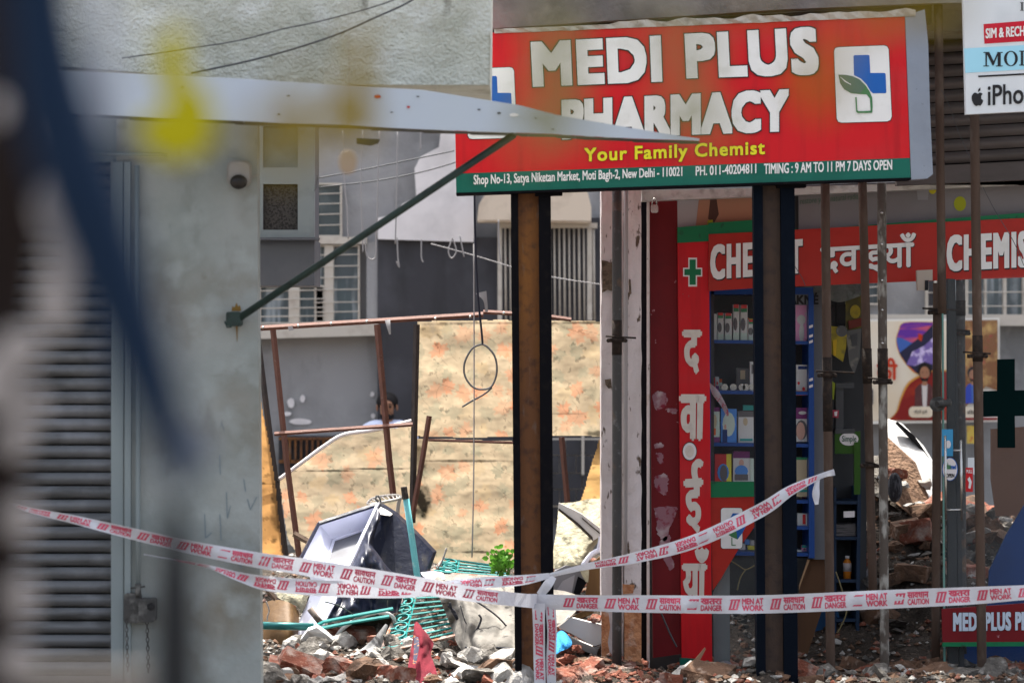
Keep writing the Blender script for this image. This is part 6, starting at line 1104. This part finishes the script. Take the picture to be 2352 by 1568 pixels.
# the large pieces, each where it lies: (tile, x, y, width, distance, kind, label)
BIG = [(21, 700, 1490, 260, 15.35, ('brick', 'brick'), 'largest red brick block in the middle of the front rubble'), (21, 530, 1545, 160, 15.1, ('chunk', 'brick'), 'orange-red brick lump left of the largest red brick block'),
       (21, 330, 1500, 230, 15.3, ('chunk', 'concw'), 'broad white plaster chunk below the pointed ochre scrap'), (21, 190, 1510, 110, 15.2, ('brick', 'brick'), 'red brick corner next to the foot of the pale pillar'), (21, 500, 1475, 170, 15.5, ('flake', 'concw'), 'flat white mortar slab behind the red brick lump'),
       (21, 485, 1345, 235, 15.85, ('chunk', 'concg'), 'rounded grey concrete boulder under the painted sunlit cap'), (21, 550, 1400, 190, 15.6, ('chunk', 'concw'), 'pitted white and black crust lump beside the concrete lump'), (21, 900, 1470, 200, 15.5, ('flake', 'concw'), 'ochre and white plaster slab left of the crimson cloth'), (21, 960, 1530, 220, 15.2, ('chunk', 'concg'), 'grey concrete chunk with white top left of the crimson cloth'),
       (21, 1060, 1450, 160, 15.7, ('flake', 'concw'), 'white plaster flake behind the crimson cloth'), (21, 1380, 1410, 220, 15.7, ('chunk', 'concg'), 'grey concrete chunk right of the crimson cloth'), (21, 830, 1440, 120, 15.6, ('chunk', 'concw'), 'white plaster lump behind the largest red brick block'),
       (21, 690, 1560, 150, 14.95, ('flake', 'concw'), 'pale plaster piece at the bottom edge below the largest brick block'), (21, 1260, 1560, 140, 15.0, ('chunk', 'brickd'), 'brown stone half hidden by the hem of the crimson cloth'), (21, 290, 1560, 150, 14.95, ('brick', 'brickd'), 'brown brick at the bottom edge below the broad white plaster chunk'),
       (22, 545, 1420, 90, 15.6, ('brick', 'brick'), 'upright red brick below the blue cloth'), (22, 640, 1440, 80, 15.5, ('chunk', 'brick'), 'round red brick lump below the white papers'), (22, 630, 1335, 90, 15.75, ('chunk', 'brick'), 'dark red brick lump beside the blue cloth'), (22, 590, 1400, 70, 15.6, ('brick', 'brick'), 'narrow red brick between the blue cloth and the pillar'), (22, 700, 1490, 120, 15.3, ('chunk', 'brick'), 'flat red-brown clod near the timber block'),
       (22, 760, 1150, 100, 15.9, ('chunk', 'brick'), 'salmon brick chunk above the white papers'),
       (22, 1340, 1520, 330, 15.2, ('chunk', 'concw'), 'big white-topped broken masonry slab at the foot of the red column'), (22, 1250, 1545, 150, 15.05, ('brick', 'brick'), 'red brick face under the white-topped masonry slab'), (22, 1640, 1510, 150, 15.4, ('chunk', 'concg'), 'grey stone right of the white-topped masonry slab'), (22, 1740, 1450, 160, 15.7, ('brick', 'concg') if 0 else ('chunk', 'concg'), 'grey block behind the foot of the navy post'),
       (23, 400, 1450, 110, 15.7, ('chunk', 'concg'), 'grey chunk between the navy post and the brown pole'), (23, 1220, 1500, 150, 15.6, ('brick', 'brickd'), 'dark brick under the pole base plate'), (23, 1090, 1500, 110, 15.5, ('chunk', 'brick'), 'reddish lump left of the brick under the base plate'),
       (23, 1000, 200, 120, 18.3, ('brick', 'brick'), 'red brick with white top on the inner rubble heap'), (23, 1040, 270, 90, 18.2, ('chunk', 'concw'), 'sunlit pink-white chunk on the inner rubble heap'), (23, 1190, 270, 130, 18.4, ('chunk', 'concw'), 'pale sunlit chunk left of the door edge'), (23, 1170, 400, 130, 18.2, ('flake', 'concw'), 'layered cream flake on the inner heap'), (23, 1080, 400, 90, 18.1, ('flake', 'concw'), 'curled cream flake left of the layered one'),
       (23, 1060, 560, 190, 17.7, ('brick', 'brickd'), 'large shaded brown block in the inner rubble'), (23, 1190, 670, 110, 17.6, ('chunk', 'brickd'), 'round brown stone below the large shaded block'), (23, 990, 680, 120, 17.5, ('chunk', 'brickd'), 'dark stone beside the paint-splashed pole'), (23, 1110, 730, 90, 17.5, ('flake', 'concw'), 'pale flat tile piece in the shaded rubble'), (23, 1100, 850, 210, 17.2, ('brick', 'brickd'), 'long dark brick low in the inner rubble'), (23, 980, 880, 150, 17.2, ('brick', 'brickd'), 'dark brick next to the long one low in the inner rubble'),
       (23, 1490, 430, 110, 17.9, ('chunk', 'concw'), 'pale chunk behind the steel door handle'), (23, 1640, 450, 130, 17.8, ('chunk', 'concg'), 'grey chunk below the tan board'), (23, 1710, 500, 110, 17.7, ('flake', 'concw'), 'pale flake at the edge of the blue board'), (23, 970, 460, 110, 17.9, ('flake', 'concg'), 'standing grey flake behind the paint-splashed pole'), (23, 800, 180, 110, 18.3, ('chunk', 'concg'), 'shaded grey chunk above the rack'), (23, 1200, 590, 70, 18.0, ('chunk', 'concg'), 'dark wrapped stone near the door edge'), (23, 830, 900, 130, 17.0, ('chunk', 'concg'), 'grey chunk behind the plastic pipe')]
for tl, x, y, wd, Y, key, lb in BIG:
    p = q(tl, x, y)[0]; put(key, P(*p, Y), wpx(wd*.3516, Y)*1.05, '', lb, True)
for i in range(185):
    x = rn.uniform(590, 1385); Y = 14.95+1.9*rn.random()**1.6
    X_ = P(x, 1400, Y).x; s_ = rn.uniform(.08, .25)*(1.15 if Y < 15.6 else .9); key = rn.choice([('chunk', 'concw'), ('chunk', 'concw'), ('chunk', 'concg'), ('chunk', 'concg'), ('brick', 'brick'), ('chunk', 'brickd'), ('flake', 'concw'), ('flake', 'concg')])
    if 905 < x < 1020 and Y < 15.9: continue
    if x > 1262: key = rn.choice([('chunk', 'brick'), ('brick', 'brick'), ('chunk', 'brickd')]); s_ *= .7
    put(key, Vector((X_, Y, hf(X_, Y)+s_*.1)), s_, 'lying in the sunlit rubble of the gap' if x < 1262 else 'in the red rubble between post and white pillar')
for i in range(230):
    x = rn.uniform(1560, 2420); Y = rn.uniform(15.2, 19.6) if i % 3 else rn.uniform(15.0, 16.3)
    X_ = P(x, 1400, Y).x; s_ = rn.uniform(.08, .27); key = rn.choice([('chunk', 'concg'), ('chunk', 'brickd'), ('brick', 'brickd'), ('chunk', 'concg'), ('brick', 'brick'), ('flake', 'concw'), ('flake', 'concg')])
    if x < 1980 and Y > 16.4: x = rn.uniform(1985, 2400); X_ = P(x, 1400, Y).x
    if Y > 16.4: s_ *= 1.35
    put(key, Vector((X_, Y, hf(X_, Y)+s_*.08)), s_, 'in the shaded rubble inside the pharmacy' if Y > 16.4 else 'in the rubble along the pharmacy threshold')
g = G(); rg = random.Random(9); shp = []
for k in range(12):
    bm = bmesh.new()
    for i in range(11): v = Vector((rg.gauss(0, 1), rg.gauss(0, 1), rg.gauss(0, .7))).normalized()*rg.uniform(.4, .6); bm.verts.new((v.x, v.y*.8, v.z*rg.choice((.4, .8))))
    rr_ = bmesh.ops.convex_hull(bm, input=bm.verts); bmesh.ops.delete(bm, geom=[e for e in rr_['geom_interior'] if isinstance(e, bmesh.types.BMVert)], context='VERTS')
    bm.verts.index_update(); shp.append(([v.co.copy() for v in bm.verts], [[v.index for v in f.verts] for f in bm.faces])); bm.free()
for i in range(3600):
    X_ = rg.uniform(-1.6, 4.2); Y = 14.85+5.0*rg.random()**1.3; s_ = rg.uniform(.025, .085); rot = Matrix.Rotation(rg.uniform(0, 6.28), 3, 'Z') @ Matrix.Rotation(rg.uniform(-.7, .7), 3, 'X')
    vs_, fs_ = rg.choice(shp); mi = rg.choice((0, 0, 1, 1, 2, 3)) if X_ < 1.2 else rg.choice((1, 3, 3, 2, 0, 1))
    if .25 < X_ < .85: mi = rg.choice((2, 2, 3))
    g.add([rot @ (v*s_)+Vector((X_, Y, hf(X_, Y)+s_*.12)) for v in vs_], fs_, mi)
g.obj('rubble_fragments', [M['concw'], M['concg'], M['brick'], M['brickd']], None, 'packed small broken masonry filling the heap', 'rubble', None, 'stuff')
g = G(); rg = random.Random(5)
for i in range(9000):
    a = rg.random()
    X_ = rg.uniform(-1.6, 4.2); Y = 14.8+5.5*rg.random()**1.4; s_ = rg.uniform(.006, .03); c = Vector((X_, Y, hf(X_, Y)+s_*.3)); v = [c+Vector((rg.uniform(.5, 1)*dx, rg.uniform(.5, 1)*dy, rg.uniform(.4, .8)*dz))*s_ for dx, dy, dz in ((1, 0, 0), (0, 1, 0), (-1, 0, 0), (0, -1, 0), (0, 0, 1), (0, 0, -1))]
    mi = rg.choice((0, 0, 1, 2, 3)) if X_ < 1.2 else rg.choice((1, 3, 3, 2, 0))
    if .25 < X_ < .85: mi = 2
    g.add(v, [[0, 1, 4], [1, 2, 4], [2, 3, 4], [3, 0, 4], [1, 0, 5], [2, 1, 5], [3, 2, 5], [0, 3, 5]], mi)
g.obj('rubble_grit', [M['concw'], M['concg'], M['brick'], M['brickd']], None, 'fine broken brick and plaster grit over the mound', 'rubble', None, 'stuff')

# ================================================================== BARRIER TAPE
def tape(pts, label, n=10, phase=0, period=95, flip=False, wave=.035, printed=True):
    # pts: (px,py,width,Y)
    cc = crs(pts, n); t = thing('barrier_tape', label, 'tape', P(cc[0][0], cc[0][1], cc[0][3]))
    S = [0]
    for i in range(1, len(cc)): S.append(S[-1]+math.dist(cc[i][:2], cc[i-1][:2]))
    S = np.array(S); A = np.array(cc); 
    def at(s, v, off=0):     # s along, v across 0..1
        x, y, w_, Y = [float(np.interp(s, S, A[:, k])) for k in range(4)]; x2, y2 = [float(np.interp(s+3, S, A[:, k])) for k in range(2)]; x1, y1 = [float(np.interp(s-3, S, A[:, k])) for k in range(2)]
        L = math.dist((x1, y1), (x2, y2)) or 1; nx, ny = -(y2-y1)/L, (x2-x1)/L
        p = P(x+nx*w_*(v-.5), y+ny*w_*(v-.5), Y+wave*noise.noise(Vector((s*.012, v*.8, Y)))+.012*(v-.5)); p.y -= off; return p
    g = G(); m = int(S[-1]/7)+2; g.grid(lambda u, v: at(u*S[-1], v), m, 4); g.obj('strip', M['tape'], t)
    if printed:
        g = G(); s = phase; k = 0; tot = float(S[-1]); words = (('खतरा', 'DANGER'), ('MEN AT', 'WORK'), ('सावधान', 'CAUTION'))
        F = (lambda s_, v: (tot-s_, 1-v)) if flip else (lambda s_, v: (s_, v))
        def quadp(s0, s1, v0, v1, sk=0, o=.0015):
            g.add([at(*F(a, v), o) for a, v in ((s0+sk, v0), (s1+sk, v0), (s1-0*sk, v1), (s0, v1))], [[0, 1, 2, 3]])
        while s < tot-period:
            for j in range(3): quadp(s+j*8, s+j*8+5, .2, .8, 7)
            quadp(s+2, s+22, .2, .28, 7, .002); quadp(s+2, s+22, .72, .8, 0, .002)
            for row, wd in enumerate(words[k % 3]):
                v, f = tgeo(wd); lo, hi = v.min(0), v.max(0); v0, v1 = ((.17, .48), (.54, .84))[row]
                for r_ in ((0, 0), (.06, 0), (-.06, 0), (0, .05), (0, -.05)):
                    pts_ = [at(*F(s+32+48*((x+r_[0]-lo[0])/(hi[0]-lo[0])), v0+(v1-v0)*(1-(y+r_[1]-lo[1])/(hi[1]-lo[1]))), .0015+.0003*(abs(r_[0])*10+r_[0]*5+abs(r_[1])*22+r_[1]*9)) for x, y in v]
                    g.add(pts_, f)
            s += period; k += 1
        g.obj('print', M['tape_r'], t)
    return t
YT = 13.4
tape([(20, 1153, 7, 12.6), (76, 1172, 13, 12.6), (176, 1194, 20, 12.7), (316, 1228, 27, 12.8), (457, 1260, 31, 12.85), (600, 1287, 36, 12.88), (660, 1295, 37, 13.1), (762, 1312, 41, YT), (938, 1340, 40, YT), (1100, 1366, 34, 13.8), (1194, 1377, 31, 14.4), (1233, 1380, 34, 14.9)], 'red and white barrier tape running down from the left edge to the rusty post', phase=20)
tape([(1233, 1381, 34, 14.9), (1350, 1384, 36, 14.8), (1472, 1386, 40, 14.7), (1746, 1387, 42, 14.5), (2025, 1376, 43, 14.3), (2236, 1367, 40, 14.1), (2352, 1360, 34, 14.0), (2480, 1354, 32, 13.9), (3100, 1325, 32, 13.6)], 'red and white barrier tape stretched right from the rusty post across the shop', phase=60)
tape([(330, 1272, 3, 12.8), (468, 1298, 7, 12.85), (551, 1324, 22, 12.88), (620, 1340, 34, 12.95), (762, 1351, 37, YT), (900, 1355, 36, 13.6), (990, 1352, 30, 13.8), (1079, 1340, 26, 14), (1194, 1332, 24, 14.5), (1262, 1321, 12, 14.9)], 'second barrier tape twisted below the first one left of the rusty post', phase=30, flip=True)
tape([(1262, 1321, 10, 14.9), (1349, 1300, 15, 14.9), (1454, 1281, 25, 14.9), (1595, 1243, 32, 14.9), (1746, 1172, 32, 14.9), (1814, 1127, 24, 15.0), (1885, 1093, 12, 15.1), (1917, 1084, 15, 15.2)], 'barrier tape rising from the rusty post to the brown scaffold pole', phase=40, flip=True)
tape([(1271, 1323, 16, 14.9), (1258, 1342, 22, 14.88), (1240, 1366, 18, 14.9)], 'short twisted tape knot on the rusty post', printed=False)
tape([(1237, 1385, 30, 14.85), (1238, 1450, 27, 14.86), (1239, 1520, 27, 14.86), (1242, 1620, 25, 14.87)], 'left tail of barrier tape hanging down the rusty post', phase=15, period=80)
tape([(1264, 1385, 24, 14.88), (1268, 1450, 22, 14.88), (1266, 1520, 22, 14.88), (1268, 1620, 20, 14.88)], 'right tail of barrier tape hanging down the rusty post', phase=5, period=80)
tape([(1880, 1092, 9, 15.1), (1876, 1112, 12, 15.1), (1874, 1135, 17, 15.1), (1876, 1158, 8, 15.1)], 'short knotted tape end hanging beside the brown scaffold pole', printed=False)

# ================================================================== CLOSE OUT-OF-FOCUS THINGS
def lathe_strand(name, label, cat, pts, Y, wds, m, group=None):
    g = G(); cc = crs([(a, b_, w_) for (a, b_), w_ in zip(pts, wds)], 6); g.tube([P(a, b_, Y) for a, b_, w_ in cc], [wpx(w_, Y)/2 for a, b_, w_ in cc], 12); return g.obj(name, m, None, label, cat, group)
lathe_strand('blue_strap', 'out-of-focus dark blue strap slanting down close to the lens at the left', 'strap', [(70, -160), (95, 60), (130, 250), (205, 480), (300, 740), (380, 980), (420, 1130)], 1.5, [150, 160, 180, 190, 160, 110, 50], mat('navy_nylon_strap', (.01, .021, .044), .9, spec=.05))
lathe_strand('dark_post', 'blurred thin black post close to the lens at the lower left', 'post', [(402, 1150), (402, 1300), (402, 1500), (404, 1800)], 2.0, [40, 90, 110, 110], mat('matt_black_post', (.012, .014, .016), .8))
t = thing('dry_branch', 'blurred brown stem with pale leaves close to the lens at the left edge', 'branch', P(0, 1650, 1.9))
g = G(); cc = crs([(10, -200), (30, 200), (18, 500), (-10, 700), (0, 1000), (-20, 1300), (-10, 1800)], 5); g.tube([P(a, b_, 2.1) for a, b_ in cc], wpx(150, 2.1)/2, 10); g.obj('stem', mat('brown_stem', (.016, .012, .011), .95, spec=.05), t)
lw = mat('pale_dry_leaf', (.3, .28, .27), .95, spec=.05)
for x, y, rx, ry in ((95, 290, 22, 45), (115, 470, 26, 60), (140, 590, 24, 85), (125, 700, 26, 60), (45, 800, 34, 40), (70, 930, 20, 40), (38, 1010, 22, 40), (48, 1190, 24, 46), (50, 1370, 22, 50), (40, 1520, 26, 40), (-10, 880, 30, 60), (0, 250, 14, 30)):
    g = G(); g.ball(P(x, y, 2.05), wpx(1, 2.05), 8, 0, (rx*1.5, 6, ry*1.2)); g.obj('leaf', lw, t)
t = thing('pale_ribbon', 'blurred white ribbon hanging close to the lens left of the yellow petals', 'ribbon', P(240, 300, 1.8))
g = G(); patch(g, [[(222, -200, 1.8), (262, -200, 1.8)], [(218, 60, 1.8), (264, 60, 1.8)], [(220, 220, 1.8), (268, 220, 1.8)], [(234, 300, 1.8), (262, 300, 1.8)]], 4, 12); g.obj('strip', mat('white_ribbon', (.3, .33, .38), .8), t)
t = thing('white_tag', 'blurred pale round tag hanging close to the lens over the pillar', 'tag', P(420, 1100, 2.0))
g = G(); g.tube([P(422, 1025, 2.0), P(422, 1025, 2.0)+Vector((0, .004, 0))], wpx(66, 2.0), 24); g.obj('disc', mat('pale_plastic_tag', (.15, .175, .215), .9), t)
ye = mat('yellow_petal', (.36, .33, .0), .8); yo = mat('ochre_petal', (.2, .14, .0), .8); yg = mat('pale_yellow_petal', (.16, .15, .04), .8)
rnd = random.Random(2)
def petals(label, spots, Y, m, SC=1.65):
    t = thing('yellow_streamer', label, 'streamer', P(spots[-1][0], spots[-1][1], Y), 'yellow streamers close to the lens')
    g = G(); sp = sorted(spots, key=lambda s_: s_[1]); g.tube([P(sp[0][0], sp[0][1]-600, Y)]+[P(x, y, Y) for x, y, *_ in sp], .0004, 5); g.obj('thread', M['cord_w'], t)
    for x, y, rx, ry in sp: g = G(); g.ball(P(x, y, Y), wpx(1, Y), 7, 0, (rx*SC, 2, ry*SC)); g.obj('petal', m, t)
petals('blurred vivid yellow petals hanging over the awning strip at the left', [(400, 95, 22, 22), (395, 165, 24, 30), (425, 235, 28, 34), (382, 300, 40, 30), (430, 310, 40, 30), (462, 262, 18, 30), (405, 345, 34, 16)], 2.0, ye)
petals('blurred ochre streamer hanging left of the red sign', [(822, 110, 18, 34), (820, 170, 20, 44), (823, 240, 26, 34), (790, 272, 30, 22), (830, 300, 20, 20)], 1.7, yo)
petals('faint yellow petal veil over the side window', [(640, 290, 34, 26), (655, 350, 24, 30), (600, 300, 20, 18), (720, 250, 20, 22), (745, 300, 26, 18), (690, 190, 16, 20)], 1.25, yo)
petals('faint yellow petal veil over the left end of the red sign', [(1270, 60, 30, 24), (1290, 140, 32, 26), (1250, 230, 30, 26), (1300, 280, 28, 24), (1215, 320, 24, 20)], 1.25, yg, 1.8)
petals('faint ochre petal veil over the middle of the red sign', [(1590, 110, 26, 30), (1560, 230, 26, 26), (1620, 290, 26, 26), (1500, 60, 22, 18)], 1.25, yg, 1.8)
petals('faint yellow petal veil along the top right', [(2060, 20, 34, 20), (2160, 10, 34, 22), (1960, 60, 24, 20), (1880, 190, 28, 40), (1740, 0, 26, 16)], 1.25, yo)
t = thing('foreground_barricade', 'blurred beige slab top close to the lens at the bottom left', 'barricade', P(200, 1640, 2.2))
g = G(); g.px([(-200, 1530), (330, 1540), (345, 1960), (-200, 1960)], 2.2, .02); g.obj('board', mat('beige_board', (.12, .11, .1), .8), t)
